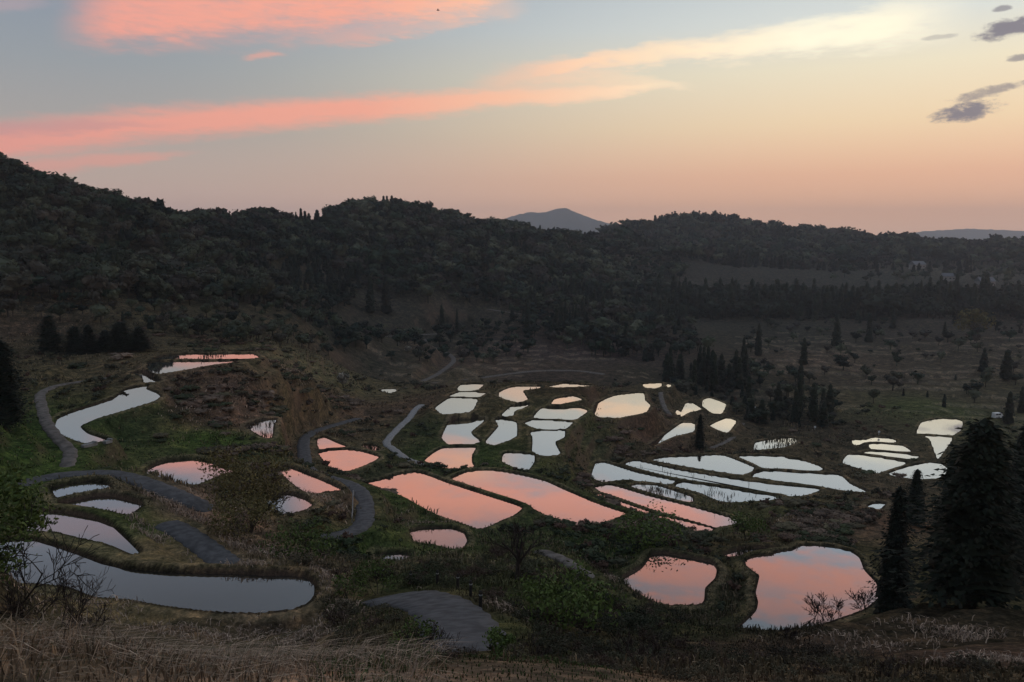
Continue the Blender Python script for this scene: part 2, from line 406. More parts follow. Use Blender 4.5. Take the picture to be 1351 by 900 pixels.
PADDIES = [
 ('A', 22.69, 'thin far pink paddy on top of the left knoll', [(790,134),(850,115),(960,105),(1090,105),(1290,103),(1335,124),(1285,130),(1100,132),(960,131)]),
 ('A', 22.9, 'bright pink wedge shaped paddy along the near edge of the left knoll top', [(765,150),(800,143),(1020,143),(1290,139),(1110,160),(1000,180),(830,208),(775,195),(762,170)]),
 ('A', 23.48, 'small silver paddy just above the silver elbow shaped one', [(680,205),(730,198),(775,222),(828,243),(800,252),(745,252),(735,225)]),
 ('A', 23.73, 'silver elbow shaped paddy below the cedar clump', [(650,290),(700,277),(765,266),(752,285),(800,305),(825,325),(800,348),(700,380),(500,440),(415,480),(450,515),(550,550),(440,567),(330,528),(285,492),(300,440),(370,405),(480,370),(590,335)]),
 ('A', 27.0, 'rounded orange paddy left of the olive tree', [(742,722),(790,685),(860,660),(990,648),(1080,665),(1140,690),(1230,700),(1200,715),(1130,735),(1030,775),(930,785),(870,775),(800,752),(740,735)]),
 ('A', 22.2, 'small grey paddy tucked under the bend of the left road', [(270,800),(350,778),(460,765),(530,770),(568,795),(480,812),(390,832),(300,848),(280,830)]),
 ('B', 21.9, 'mauve grey paddy between the smallest grey one and the curved green bund', [(255,148),(300,135),(400,115),(470,114),(560,135),(600,152),(560,185),(530,192),(470,180),(380,165),(300,157)]),
 ('B', 21.85, 'mauve grey paddy with a pointed right end beside the curved green bund', [(100,250),(130,200),(170,177),(260,182),(390,207),(470,238),(520,282),(588,350),(560,358),(450,313),(330,287),(230,262),(140,262)]),
 ('B', 22.0, 'long dark grey paddy with a rounded end, nearest and largest', [(-40,310),(130,295),(280,340),(330,358),(420,392),(540,422),(700,437),(850,440),(1000,443),(1093,446),'D',(0,449),(120,449),(200,458),(238,490),(238,530),(208,568),(150,592),(80,602),(0,607),'B',(1093,609),(900,602),(700,578),(560,553),(400,538),(300,500),(150,482),(-40,470)]),
 ('C', 45.0, 'tiny white paddy alone below the valley road', [(800,286),(865,286),(868,300),(840,309),(803,304)]),
 ('C', 44.5, 'tiny pale paddy at the top of the pale concrete path', [(930,309),(965,311),(974,326),(955,331)]),
 ('C', 28.2, 'small silver pool full of reeds under the left knoll', [(100,480),(170,450),(250,443),(235,480),(230,535),(200,540),(150,515)]),
 ('C', 36.69, 'small pale triangular paddy inside the road bend', [(462,545),(500,536),(560,563),(612,583),(530,590),(475,595)]),
 ('C', 36.91, 'oval pale pink paddy inside the road bend', [(472,618),(520,603),(600,597),(690,607),(770,632),(778,645),(720,675),(640,705),(580,708),(530,690)]),
 ('C', 37.6, 'sliver of reedy paddy beside the pale concrete path', [(695,576),(760,578),(788,600),(745,602)]),
 ('C', 30.0, 'orange leaf shaped paddy left of the road', [(260,700),(300,685),(420,730),(560,790),(588,812),(520,815),(430,828),(380,805),(320,760)]),
 ('D', 29.0, 'small pink paddy half behind the olive tree', [(20,110),(70,103),(130,102),(190,120),(230,148),(200,170),(130,187),(80,182),(30,160)]),
 ('D', 38.0, 'large orange paddy, left one of the two big central ones', [(468,55),(530,40),(640,8),(700,15),(800,52),(1000,117),(1060,136),(1122,160),(1090,190),(1030,215),(990,235),(940,250),(860,222),(750,185),(640,125),(550,85)]),
 ('P', 38.3, 'large grey and orange paddy, right one of the two big central ones', [(596.4,631.1),(616.9,622.2),(638.2,619.9),(659.6,621.3),(693.3,627.6),(720,634.7),(742.2,644.9),(782.7,662),(813.8,672.9),(826.8,676.6),(804.4,686.9),(776.4,694),(754.7,692.2),(720.4,679.1),(698.7,669),(680,660.4),(629.3,645.4),(604.4,636.6)]),
 ('D', 35.5, 'small oval mauve paddy below the large orange one', [(638,265),(700,248),(820,247),(870,265),(887,300),(870,330),(820,340),(720,330),(670,312)]),
 ('D', 32.0, 'small pink scrap of paddy behind the road posts', [(505,362),(600,354),(650,360),(658,372),(600,405),(540,437),(520,425),(515,395)]),
 ('E', 38.41, 'small orange paddy farthest left on the central knoll', [(245,185),(280,152),(437,150),(400,190),(330,202),(262,201)]),
 ('E', 38.49, 'thin pale pink paddy between a small orange and a white one', [(180,240),(260,210),(370,210),(458,218),(400,248),(300,245)]),
 ('E', 38.6, 'white six sided paddy near the left edge of the central knoll', [(83,325),(190,254),(388,263),(360,340),(320,360),(140,374),(95,345)]),
 ('E', 39.74, 'silver notched paddy above the orange one on the central knoll', [(130,545),(185,430),(250,414),(340,416),(370,400),(445,406),(425,440),(350,500),(355,530),(420,580),(350,595),(185,598)]),
 ('E', 39.51, 'silver boot shaped paddy in the middle of the central knoll', [(458,572),(550,465),(525,412),(590,407),(675,432),(688,480),(680,540),(620,570),(520,603),(467,590)]),
 ('E', 39.13, 'slim curved silver paddy on the central knoll', [(580,372),(650,315),(770,297),(760,318),(670,352),(655,385),(590,390)]),
 ('E', 38.66, 'orange paddy with a thin tail at the back of the central knoll', [(557,212),(620,180),(680,168),(870,165),(840,183),(730,200),(765,265),(690,285),(600,262),(555,240)]),
 ('E', 38.3, 'thin pink sliver of paddy at the very back of the central knoll', [(920,168),(1040,145),(1090,150),(1232,158),(1200,167),(1000,175)]),
 ('E', 39.01, 'small pale pink paddy behind the wide pink one', [(945,295),(975,258),(1100,238),(1170,265),(1100,280),(1000,300)]),
 ('E', 39.59, 'wide pale pink paddy stacked over two silver ones', [(812,400),(870,330),(950,323),(1150,326),(1210,352),(1120,413),(980,410)]),
 ('E', 39.71, 'flat silver paddy below the wide pink one', [(745,440),(815,415),(950,421),(1098,434),(1050,480),(960,487),(850,483),(790,465)]),
 ('E', 39.78, 'square silver paddy with a bite out of its right side', [(790,508),(830,500),(1035,495),(1035,545),(975,575),(975,605),(1005,660),(990,675),(870,685),(800,655),(805,560)]),
 ('E', 39.71, 'small square silver paddy just above the big central pair', [(580,725),(590,668),(640,657),(810,675),(812,730),(770,788),(690,775)]),
 ('E', 39.96, 'orange paddy at the near left corner of the central knoll', [(5,715),(130,626),(375,616),(350,680),(350,730),(365,770),(190,787),(80,760)]),
 ('F', 33.0, 'orange square cornered paddy left of the great pink pool', [(455,465),(540,415),(580,362),(640,358),(760,380),(830,395),(853,425),(845,460),(805,500),(800,550),(780,570),(650,572),(560,550),(500,510)]),
 ('F', 33.2, 'great grey and pink pool paddy in front of the dark cedars', [(978,385),(1020,368),(1093,361),'I',(80,350),(150,340),(190,321),(300,325),(390,345),(430,375),(450,425),(500,480),(510,540),(440,595),(240,665),(140,695),(0,725),'F',(1000,712),(910,692),(960,660),(1020,600),(1030,560),(1020,520),(1035,450),(1010,430),(980,405)]),
 ('F', 34.3, 'narrow reedy paddy behind the great pink pool', [(880,362),(960,337),(1090,331),'I',(85,338),(70,346),(0,352),'F',(1000,352),(920,368)]),
 ('G', 43.61, 'long pink strip paddy right of the big central pair', [(95,610),(150,600),(200,605),(350,650),(550,700),(780,765),(820,785),(740,800),(690,808),(620,788),(400,726),(200,656),(120,630)]),
 ('G', 43.69, 'thin pale strip paddy along the near side of the long pink strip', [(85,645),(130,650),(250,694),(400,745),(540,780),(620,800),(680,817),(650,838),(590,835),(540,815),(510,785),(400,756),(250,709)]),
 ('G', 44.8, 'small silver paddy with reeds between the pink and pale blue strips', [(270,605),(310,595),(400,601),(500,632),(570,657),(575,685),(480,668),(350,630)]),
 ('G', 45.85, 'pale blue strip paddy at the left end of the right terraces', [(85,580),(80,540),(100,490),(150,490),(300,537),(498,580),(470,598),(400,592),(250,572),(150,582)]),
 ('G', 46.1, 'longest pale blue strip paddy of the right terraces', [(245,498),(300,479),(500,523),(800,573),(1050,604),'H',(150,603),(305,620),(270,640),(200,655),(100,652),(0,631),'G',(1050,650),(900,633),(650,588),(450,553)]),
 ('G', 46.5, 'pale paddy holding the dark reflection of a lone cedar', [(380,476),(450,462),(580,457),(720,450),(830,490),(878,512),(870,530),(820,548),(700,532),(550,508)]),
 ('G', 47.0, 'pale lens shaped paddy farthest back of the right terraces', [(805,458),(900,455),(1050,460),'H',(120,462),(220,478),(290,500),(322,525),(200,530),(60,522),(0,509),'G',(920,516),(870,488)]),
 ('G', 46.8, 'pale paddy with a long pointed right end in the right terraces', [(870,560),(890,537),(930,530),(1050,533),'H',(200,538),(400,550),(450,590),(550,638),(480,633),(300,607),(150,587),(0,562)]),
 ('G', 45.75, 'pale blue strip paddy at the near edge of the right terraces', [(492,605),(530,586),(700,608),(900,643),(1010,658),(960,680),(860,680),(740,685),(690,670),(600,633)]),
 ('G', 42.2, 'large cream and peach paddy right of the central knoll', [(90,240),(105,195),(200,155),(320,142),(335,150),(340,180),(365,205),(345,240),(260,258),(200,268),(110,262)]),
 ('G', 46.0, 'small white paddy behind the cream and peach one', [(330,100),(420,95),(420,112),(390,122),(345,118)]),
 ('G', 46.2, 'tiny white scrap of paddy beside the cedar wood', [(442,104),(458,100),(469,106),(460,119)]),
 ('G', 51.0, 'small white paddy with a notched top edge by the cedar wood', [(480,250),(500,228),(520,240),(545,195),(570,192),(620,225),(560,240),(520,260)]),
 ('G', 51.6, 'small white paddy striped by tree reflections', [(628,215),(630,180),(660,168),(740,200),(720,245),(680,245)]),
 ('G', 48.4, 'long white triangular paddy left of the lone cedar', [(365,405),(450,345),(530,290),(585,297),(580,335),(480,360),(390,402)]),
 ('G', 50.0, 'bright orange paddy right of the lone cedar', [(665,305),(745,268),(792,285),(750,340),(700,325)]),
 ('G', 51.2, 'reedy glinting pool behind the right terraces', [(880,420),(890,390),(960,375),(1050,370),'H',(80,368),(180,367),(188,390),(130,412),(0,425)]),
 ('H', 55.0, 'white and orange paddy at the back of the right hand stack', [(465,378),(540,375),(570,365),(650,368),(682,380),(675,390),(540,393),(480,402)]),
 ('H', 54.7, 'brightest orange paddy of the right hand stack', [(550,398),(600,395),(710,404),(755,437),(570,427)]),
 ('H', 54.3, 'thin pale pink paddy of the right hand stack', [(515,440),(570,433),(700,443),(795,458),(770,472),(660,463)]),
 ('H', 53.8, 'white four sided paddy at the front of the right hand stack', [(420,490),(450,448),(560,457),(730,488),(680,520),(600,542),(530,525)]),
 ('H', 53.0, 'white paddy running behind the big dark cedar', [(648,542),(760,505),(850,488),(900,492),(945,530),(860,580),(720,572)]),
 ('H', 55.4, 'cream fan shaped paddy above the big dark cedar', [(785,345),(810,290),(900,272),(985,275),(1012,290),(1000,330),(955,355),(820,346)]),
 ('H', 55.0, 'cream tapering paddy under the fan shaped one', [(825,357),(955,363),(950,390),(920,430),(890,470),(870,420),(850,372)]),
 ('H', 41.5, 'small pale pool on the brown slope by the right cedars', [(545,705),(580,690),(630,692),(600,718)]),
]


def catmull(p, n, closed, tens=0.42):
    p = np.asarray(p, float); N = len(p); out = []
    rngi = range(N) if closed else range(N - 1)
    for i in rngi:
        g = (lambda k: p[k % N]) if closed else (lambda k: p[min(max(k, 0), N - 1)])
        p0, p1, p2, p3 = g(i - 1), g(i), g(i + 1), g(i + 2)
        for k in range(n):
            s = k / n
            # tension keeps the corners of the outline
            t1, t2 = tens * (p2 - p0), tens * (p3 - p1)
            out.append((2 * s**3 - 3 * s**2 + 1) * p1 + (s**3 - 2 * s**2 + s) * t1 + (-2 * s**3 + 3 * s**2) * p2 + (s**3 - s**2) * t2)
    if not closed: out.append(p[-1])
    return np.array(out)


paddy = []
for reg, h, lab, pts in PADDIES:
    pp = pix(reg, pts)
    w = np.array([at(x, y, h) for x, y in pp])
    paddy.append(dict(h=h, z=ZC - h, lab=lab, raw=w, out=catmull(w[:, :2], 4, True, 0.24)))

# roads and paths: name, label, half width, kind of surface, points (px, py, h)
ROADS = [
 ('road', 'asphalt', 1.05, [(10,646,22.6),(40,634,22.9),(84,626,22.9),(141,624,22.9),(179,632,22.9),(217,646,22.9),(243,657,23.1),(268,667,23.6),(300,682,24.6)]),
 ('road', 'gravel', 0.7, [(86,620,23.0),(90,609,23.1),(92,594,23.6),(74,575,23.5),(61,556,23.3),(55,535,23.2),(54,519,23.2),(77,508,23.6),(123,501,24.0),(169,495,24.2)]),
 ('road', 'asphalt', 1.0, [(192,683,22.35),(212,687,22.5),(238,699,22.6),(264,716,22.6),(284,731,22.6),(300,742,22.5),(322,752,22.5)]),
 ('road', 'asphalt', 1.05, [(479,550,40.5),(443,560,39),(415,569,37.4),(401,581,36.4),(402,604,35),(408,620,34.4),(433,630,33.7),(458,637.5,33),(474,647,32.4),(481,662,31.7),(481,685,30.7),(470,698,30.2),(442,706,29.6),(405,710,29)]),
 ('path', 'concrete', 0.75, [(562,614,39.6),(553,610,39.5),(538,606,39.4),(520,593,39.3),(510,583,39.3),(525,565,39.2),(540,551,39.1),(548,540,39.0),(560,531,38.9)]),
 ('road', 'gravel', 1.3, [(470,507,55),(560,506,56),(596,503,57),(640,497.5,57.5),(677,492.5,57.5),(711,489,57.5),(760,489,57.5),(800,494,57)]),
 ('path', 'gravel', 1.2, [(556,503,56.5),(576,494,57),(598,477,57.5),(592,467,57.5),(571,458,57),(561,452,57),(564,442,56.5)]),
 ('path', 'gravel', 1.4, [(425,448,46),(470,445.5,49),(510,443.5,53),(564,441,56),(610,438,58)]),
 ('road', 'gravel', 1.7, [(640,407,45),(672,412,47),(705,416,49),(740,418,50)]),
 ('path', 'gravel', 0.6, [(695,722,30),(712,726,29.6),(742,737,29.2),(768,754,29),(796,769,28.8)]),
 ('road', 'asphalt', 1.5, [(496,783,20.4),(520,788,19.2),(548,789,18.3),(576,797,17.2),(598,814,15.8),(612,838,14.4),(618,868,12.9)]),
 ('path', 'gravel', 0.6, [(935,592,49.5),(957,583,50.3),(973,571,51),(981,556,51.6)]),
 ('path', 'gravel', 0.7, [(872,515,46.6),(872,523,47),(878,540,47.5),(890,552,49)]),
]

# ------------------------------------------------------------------ height field
CTRL = []                                    # (x, y, z)
for p in paddy:
    for q in p['raw']: CTRL.append((q[0], q[1], p['z']))
road_line = []
for nm, surf, hw, pts in ROADS:
    w = np.array([at(*q) for q in pts])
    ln = catmull(w, 8, False)
    road_line.append((nm, surf, hw, ln))
    for q in catmull(w, 2, False): CTRL.append(tuple(q))
H_PTS = [  # px, py, metres below the camera
 (1100,690,40),(1050,690,41),(1150,715,37),(1230,705,38),(1190,690,40),(990,705,40),(1040,715,36.5),(900,715,36),(860,712,38),(700,705,36.5),(780,715,35),
 (640,735,30),(700,760,24),(640,768,20.5),(800,815,22),(880,818,29),(930,822,30.5),(1112,832,21),(1050,874,17.5),(990,886,15),(1200,795,23),(1300,825,20),(1351,880,13),(1150,870,14.5),(1250,860,15),
 (600,885,12),(700,840,16),(800,860,15),(900,880,14.5),(480,850,14),(450,800,19.5),(440,760,22.5),(380,735,25),(340,720,25),(560,755,25),(440,735,26),
 (0,600,21),(40,590,22),(0,560,20.5),(30,620,22),(-60,560,19),(-40,640,21),(-80,680,20.5),(150,600,27),(200,600,27),(150,560,26),(250,560,26.5),(300,580,27.5),(240,530,25),(300,522,24.7),(260,502,23.4),(215,505,23.6),(300,498,23.4),
 (340,640,27),(330,680,26),(310,700,25),(240,675,23),(300,650,26),(362,558,29.6),(380,560,32.5),(340,500,24.6),(380,500,26),(420,500,29),(430,530,36),(470,530,41),(520,535,43),(470,575,39),
 (560,575,40.5),(545,590,40),(790,575,43),(830,585,45),(770,600,43),(745,600,41),(820,590,45),(900,595,48),(960,590,50),(760,540,40.5),(800,530,41),(545,660,35.5),(520,680,33),(530,700,32),
 (850,545,46),(880,530,48),(1075,565,53),(1060,610,51),(1100,625,51),(1130,650,48),(1090,580,53),(1180,575,56),(1280,610,50),(1330,640,42),(1340,590,52),(215,668,22.6),
]
D_PTS = [  # px, py, metres ahead
 (-150,200,310),(0,236,330),(80,256,350),(150,268,370),(240,298,430),(330,300,520),(430,296,600),(0,330,270),(100,340,290),(200,350,320),(300,352,380),(380,345,450),
 (0,410,215),(100,420,215),(200,420,230),(300,422,260),(400,422,300),(470,425,345),(50,468,165),(130,468,172),(250,455,200),(340,455,215),(430,472,250),(-150,400,200),(-150,330,250),(-100,470,150),
 (430,293,640),(480,280,700),(540,282,720),(600,289,740),(660,303,760),(720,322,800),(780,320,900),(820,316,1000),(450,340,560),(550,340,600),(650,350,640),(750,352,750),
 (480,390,470),(560,390,500),(640,390,540),(740,392,590),(800,400,620),(480,432,385),(560,425,450),(650,430,470),(740,440,450),(800,450,440),
 (850,304,1300),(900,291,1350),(960,293,1400),(1020,308,1450),(1080,318,1500),(1140,328,1500),(1200,322,1300),(1235,333,1280),(1270,328,1300),(1351,328,1300),(1500,322,1300),
 (850,340,1000),(950,335,1100),(1050,345,1100),(1150,345,1050),(1250,352,1000),(1350,352,1000),(1500,350,1000),(950,362,850),(1050,368,850),(1150,368,850),(1300,378,800),(1450,378,800),(840,375,760),
 (880,408,640),(1000,416,620),(1100,419,620),(1200,417,620),(1350,412,640),(1500,412,640),(900,400,680),(1100,410,680),(1300,408,690),
 (1000,440,520),(1100,442,510),(1250,442,510),(1350,442,500),(1050,480,380),(1200,482,380),(1350,480,370),(1100,520,300),(1200,522,300),(1330,522,290),(1250,542,262),(1330,560,240),(1450,520,290),(1500,600,200),(1500,442,500),
 (600,470,385),(500,470,335),(700,470,390),(800,472,400),(880,500,330),(450,490,270),(920,470,400),(940,510,310),(1000,540,262),(820,500,320),(640,520,270),(740,520,270),
 (960,851,58),(1040,858,56),(1000,862,52),(1095,842,54),(880,812,60),(200,842,44),(350,850,44),(100,815,40),(420,840,43),(300,892,13),(100,862,16),(0,818,18),(200,880,14.5),(450,894,14.5),(540,899,17),(-80,760,20),(-80,700,28),(300,905,28),(100,880,26),
 (-300,500,120),(-300,650,50),(-300,350,220),(1600,700,80),(1600,850,40),(1600,350,1000),(-300,250,300),
 # behind the crests the ground falls away
 (0,300,480),(150,330,560),(-150,260,460),(300,345,720),(430,345,850),(540,330,950),(660,345,1000),(780,350,1150),(900,335,1800),(1020,340,1900),(1200,345,1700),(1400,345,1700),
]
for x, y, h in H_PTS: CTRL.append(tuple(at(x, y, h)))
for x, y, d in D_PTS: CTRL.append(tuple(at_d(x, y, d)))
for x, y, z in [(0,0,-1.7),(-8,0,-1.9),(8,0,-1.9),(0,-20,0.5),(-25,-5,-1),(25,-5,-2),(0,6,-3.6),(-5,6,-3.4),(5,6,-4),(-900,2600,-30),(0,2600,-60),(900,2600,-60),(2000,2600,-40),(-2000,2600,-40),
                (-1500,5000,-70),(0,5000,-70),(2500,5000,-70),(-6000,12000,-70),(0,12000,-70),(6000,12000,-70),(9000,12000,-70)]:
    CTRL.append((x, y, ZC + z))
CTRL = np.array(CTRL)
OY = -15.0
SC = 1.0


def lp(x, y):
    r = np.hypot(x, y - OY)
    return np.stack([np.arctan2(x, y - OY), np.log(np.maximum(r, 1.0)) * 0.8], -1)


U = lp(CTRL[:, 0], CTRL[:, 1])
# thin out doubles
key = np.round(U / 0.0045).astype(int)
_, inv = np.unique(key, axis=0, return_inverse=True)
inv = inv.ravel(); cnt = np.bincount(inv)
ZV = CTRL[:, 2] - ZC
U = np.stack([np.bincount(inv, U[:, k]) / cnt for k in (0, 1)], -1); ZV = np.bincount(inv, ZV) / cnt
EPS = 0.004
# interpolate the view slope (height over distance), so near and far ground are treated alike
RV = np.exp(U[:, 1] / 0.8)
QV = ZV / RV
DM = np.sqrt(((U[:, None] - U[None]) ** 2).sum(-1) + EPS ** 2)
nC = len(U)
Amat = np.zeros((nC + 3, nC + 3))
Amat[:nC, :nC] = -DM + 0.006 * np.eye(nC)
Amat[:nC, nC:] = np.c_[np.ones(nC), U]; Amat[nC:, :nC] = np.c_[np.ones(nC), U].T
sol = np.linalg.solve(Amat, np.r_[QV, 0, 0, 0])

TH0, TH1 = R_(-41), R_(41)
NC_ = 760
th = np.linspace(TH0, TH1, NC_)


def geo(a, b, k): return np.exp(np.arange(math.log(a), math.log(b), k))


rr = np.concatenate([geo(3, 18, 0.05), geo(18, 55, 0.0075), geo(55, 100, 0.0027), geo(100, 290, 0.0040), geo(290, 2300, 0.0085), geo(2300, 9250, 0.06)])
NR_ = len(rr)
# coarse evaluation, then bilinear onto the fine grid
cth = np.linspace(TH0, TH1, 330); clr = np.linspace(math.log(3), math.log(14000), 520)
gu = np.stack(np.meshgrid(cth, clr * 0.8), -1).reshape(-1, 2)
q = np.empty(len(gu))
for i in range(0, len(gu), 8000):
    g = gu[i:i + 8000]
    d2 = (g[:, None, 0] - U[None, :, 0]) ** 2 + (g[:, None, 1] - U[None, :, 1]) ** 2
    q[i:i + 8000] = -np.sqrt(d2 + EPS ** 2) @ sol[:nC] + sol[nC] + g @ sol[nC + 1:]
q = q.reshape(len(clr), len(cth))


def bil(grid, fi, fj):
    fi = np.clip(fi, 0, grid.shape[0] - 1.001); fj = np.clip(fj, 0, grid.shape[1] - 1.001)
    i, j = fi.astype(int), fj.astype(int); a, b = fi - i, fj - j
    return grid[i, j] * (1 - a) * (1 - b) + grid[i + 1, j] * a * (1 - b) + grid[i, j + 1] * (1 - a) * b + grid[i + 1, j + 1] * a * b


TT, RR = np.meshgrid(th, rr)
GX, GY = RR * np.sin(TT), OY + RR * np.cos(TT)
fi = (np.log(RR) - clr[0]) / (clr[1] - clr[0]); fj = (TT - cth[0]) / (cth[1] - cth[0])
GZ = bil(q, fi, fj) * RR + ZC


# value noise for relief
def vnoise(x, y, seed):
    r = np.random.default_rng(seed).random((256, 256))
    i, j = np.floor(x).astype(int), np.floor(y).astype(int)
    a, b = x - i, y - j
    a, b = a * a * (3 - 2 * a), b * b * (3 - 2 * b)
    g = lambda p, q_: r[p % 256, q_ % 256]
    return g(i, j) * (1 - a) * (1 - b) + g(i + 1, j) * a * (1 - b) + g(i, j + 1) * (1 - a) * b + g(i + 1, j + 1) * a * b - 0.5


def fbm(x, y, seed, o=4):
    return sum(vnoise(x * 2 ** k, y * 2 ** k, seed + k) * 0.5 ** k for k in range(o))


def project(x, y, z):
    c, s = math.cos(PITCH), math.sin(PITCH)
    dz = z - ZC
    f = y * c - dz * s
    up = y * s + dz * c
    f = np.maximum(f, 0.1)
    return W0 / 2 + FPX * x / f, H0 / 2 - FPX * up / f


GPX, GPY = project(GX, GY, GZ)
# relief: hillocks and gullies, stronger with distance from the terraces
amp = np.interp(RR, [0, 30, 100, 250, 400, 900, 2000, 14000], [0.15, 0.35, 0.95, 1.3, 4.0, 9.0, 10, 10])
GZ = GZ + amp * fbm(GX / np.interp(RR, [0, 100, 300, 600], [4, 7, 26, 60]), GY / np.interp(RR, [0, 100, 300, 600], [4, 7, 26, 60]), 3) * 1.3
# stepped dry fields in the broad right hand valley
fm = np.clip((GPX - 930) / 80, 0, 1) * np.clip((RR - 265) / 40, 0, 1) * np.clip((620 - RR) / 60, 0, 1)
fm2 = np.clip((GPX - 440) / 60, 0, 1) * np.clip((900 - GPX) / 60, 0, 1) * np.clip((RR - 300) / 30, 0, 1) * np.clip((480 - RR) / 40, 0, 1) * 0.8
ph = (GY * 0.95 + GX * 0.18 + 34 * fbm(GX / 90, GY / 90, 21, 3)) / 17.0
saw = ph - np.floor(ph)
brk = np.clip(vnoise(GX / 33, GY / 26, 41) * 2.2 + 0.75, 0, 1)
GZ += np.maximum(fm, fm2) * brk * 1.7 * (np.clip(saw / 0.14, 0, 1) * 1.0 - saw)

# old terraces: the open slopes fall in steps with steep faces
st_w = np.clip((RR - 45) / 15, 0, 1) * np.clip((330 - RR) / 60, 0, 1)
sh = 2.0 + 0.5 * vnoise(GX / 60, GY / 60, 34)
zz_ = (GZ + 1.6 * fbm(GX / 24, GY / 24, 33, 3)) / sh
fr = zz_ - np.floor(zz_)
GZ += st_w * 0.85 * sh * (np.clip((fr - 0.62) / 0.38, 0, 1) ** 1.5 - fr + 0.35) * (0.55 + 0.9 * np.clip(vnoise(GX / 40, GY / 40, 36) + .5, 0, 1)) * 0.75

# roads are cut level into the ground
CELL = np.interp(RR, [3, 20, 55, 290, 291, 2300], [0.3, 0.2, 0.4, 1.3, 2.4, 20])
road_d = np.full(GX.shape, 1e9)


def near_mask(pts, pad):
    return (GX > pts[:, 0].min() - pad) & (GX < pts[:, 0].max() + pad) & (GY > pts[:, 1].min() - pad) & (GY < pts[:, 1].max() + pad)


for nm, surf, hw, ln in road_line:
    m = near_mask(ln, hw + 6)
    px_, py_ = GX[m], GY[m]
    best = np.full(len(px_), 1e9); bz = np.zeros(len(px_))
    for a, b in zip(ln[:-1], ln[1:]):
        e = b - a; l2 = e[0] ** 2 + e[1] ** 2 + 1e-9
        tt = np.clip(((px_ - a[0]) * e[0] + (py_ - a[1]) * e[1]) / l2, 0, 1)
        dd = np.hypot(px_ - a[0] - tt * e[0], py_ - a[1] - tt * e[1])
        c = dd < best
        best[c] = dd[c]; bz[c] = (a[2] + tt * e[2])[c]
    cl = CELL[m]
    wgt = 1 - np.clip((best - hw - 0.3 - 0.6 * cl) / (1.6 + cl), 0, 1); wgt = wgt * wgt * (3 - 2 * wgt)
    GZ[m] = GZ[m] * (1 - wgt) + (bz - 0.10 - 0.03 * cl) * wgt
    road_d[m] = np.minimum(road_d[m], best - hw)

# paddies: a level basin, a bund round it, higher paddies last
pond_sd = np.full(GX.shape, 1e9)
jobs = []
for p in sorted(paddy, key=lambda q_: q_['z']):
    o = p['out']
    c = o.mean(0); dist = math.hypot(*c)
    bw = 0.45 + 0.0022 * dist
    pad = bw + 3.5
    m = np.nonzero(near_mask(np.c_[o, o[:, 0]], pad))
    x, y = GX[m], GY[m]
    best = np.full(len(x), 1e9); ins = np.zeros(len(x), bool); nx_, ny_ = x.copy(), y.copy()
    for a, b in zip(o, np.roll(o, -1, 0)):
        e = b - a; l2 = e @ e + 1e-9
        tt = np.clip(((x - a[0]) * e[0] + (y - a[1]) * e[1]) / l2, 0, 1)
        qx, qy = a[0] + tt * e[0], a[1] + tt * e[1]
        dd = np.hypot(x - qx, y - qy); cl_ = dd < best
        best[cl_] = dd[cl_]; nx_[cl_] = qx[cl_]; ny_[cl_] = qy[cl_]
        cr = ((a[1] > y) != (b[1] > y)) & (x < (b[0] - a[0]) * (y - a[1]) / (b[1] - a[1] + 1e-12) + a[0])
        ins ^= cr
    sd = np.where(ins, -best, best)
    rough = 0.05 * vnoise(x / 0.9, y / 0.9, 77) + 0.03 * vnoise(x / 0.35, y / 0.35, 78)
    rr_ = np.hypot(x, y) + 1e-6
    up_ = np.where(ins, -1, 1) * ((x - nx_) * x + (y - ny_) * y) / rr_ / (best + 1e-6)
    rimh = 0.08 + (0.12 if p['lab'].startswith('great') else 0.34 if dist < 110 else 0.22) * np.clip((up_ + 0.1) * 1.4, 0, 1)
    rim = p['z'] + np.clip(sd * 1.1, -0.45, rimh) + np.where(sd > 0.12, rough, 0)
    w_ = 1 - np.clip((sd - bw) / 1.6, 0, 1); w_ = w_ * w_ * (3 - 2 * w_)
    GZ[m] = GZ[m] * (1 - w_) + rim * w_
    pond_sd[m] = np.minimum(pond_sd[m], sd)
    jobs.append((m, sd, p['z']))
for m, sd, z in jobs:                         # no bund may stand in a neighbour's water
    k = sd < 0.14
    mm = (m[0][k], m[1][k])
    GZ[mm] = np.where(sd[k] < 0, np.minimum(GZ[mm], z + np.clip(sd[k] * 1.2, -0.45, 0)), np.maximum(GZ[mm], z + sd[k] * 1.2))


def ground(x, y):
    x, y = np.asarray(x, float), np.asarray(y, float)
    r = np.hypot(x, y - OY); t_ = np.arctan2(x, y - OY)
    fi = np.interp(np.log(r), np.log(rr), np.arange(NR_)); fj = (t_ - TH0) / (TH1 - TH0) * (NC_ - 1)
    return bil(GZ, fi, fj)


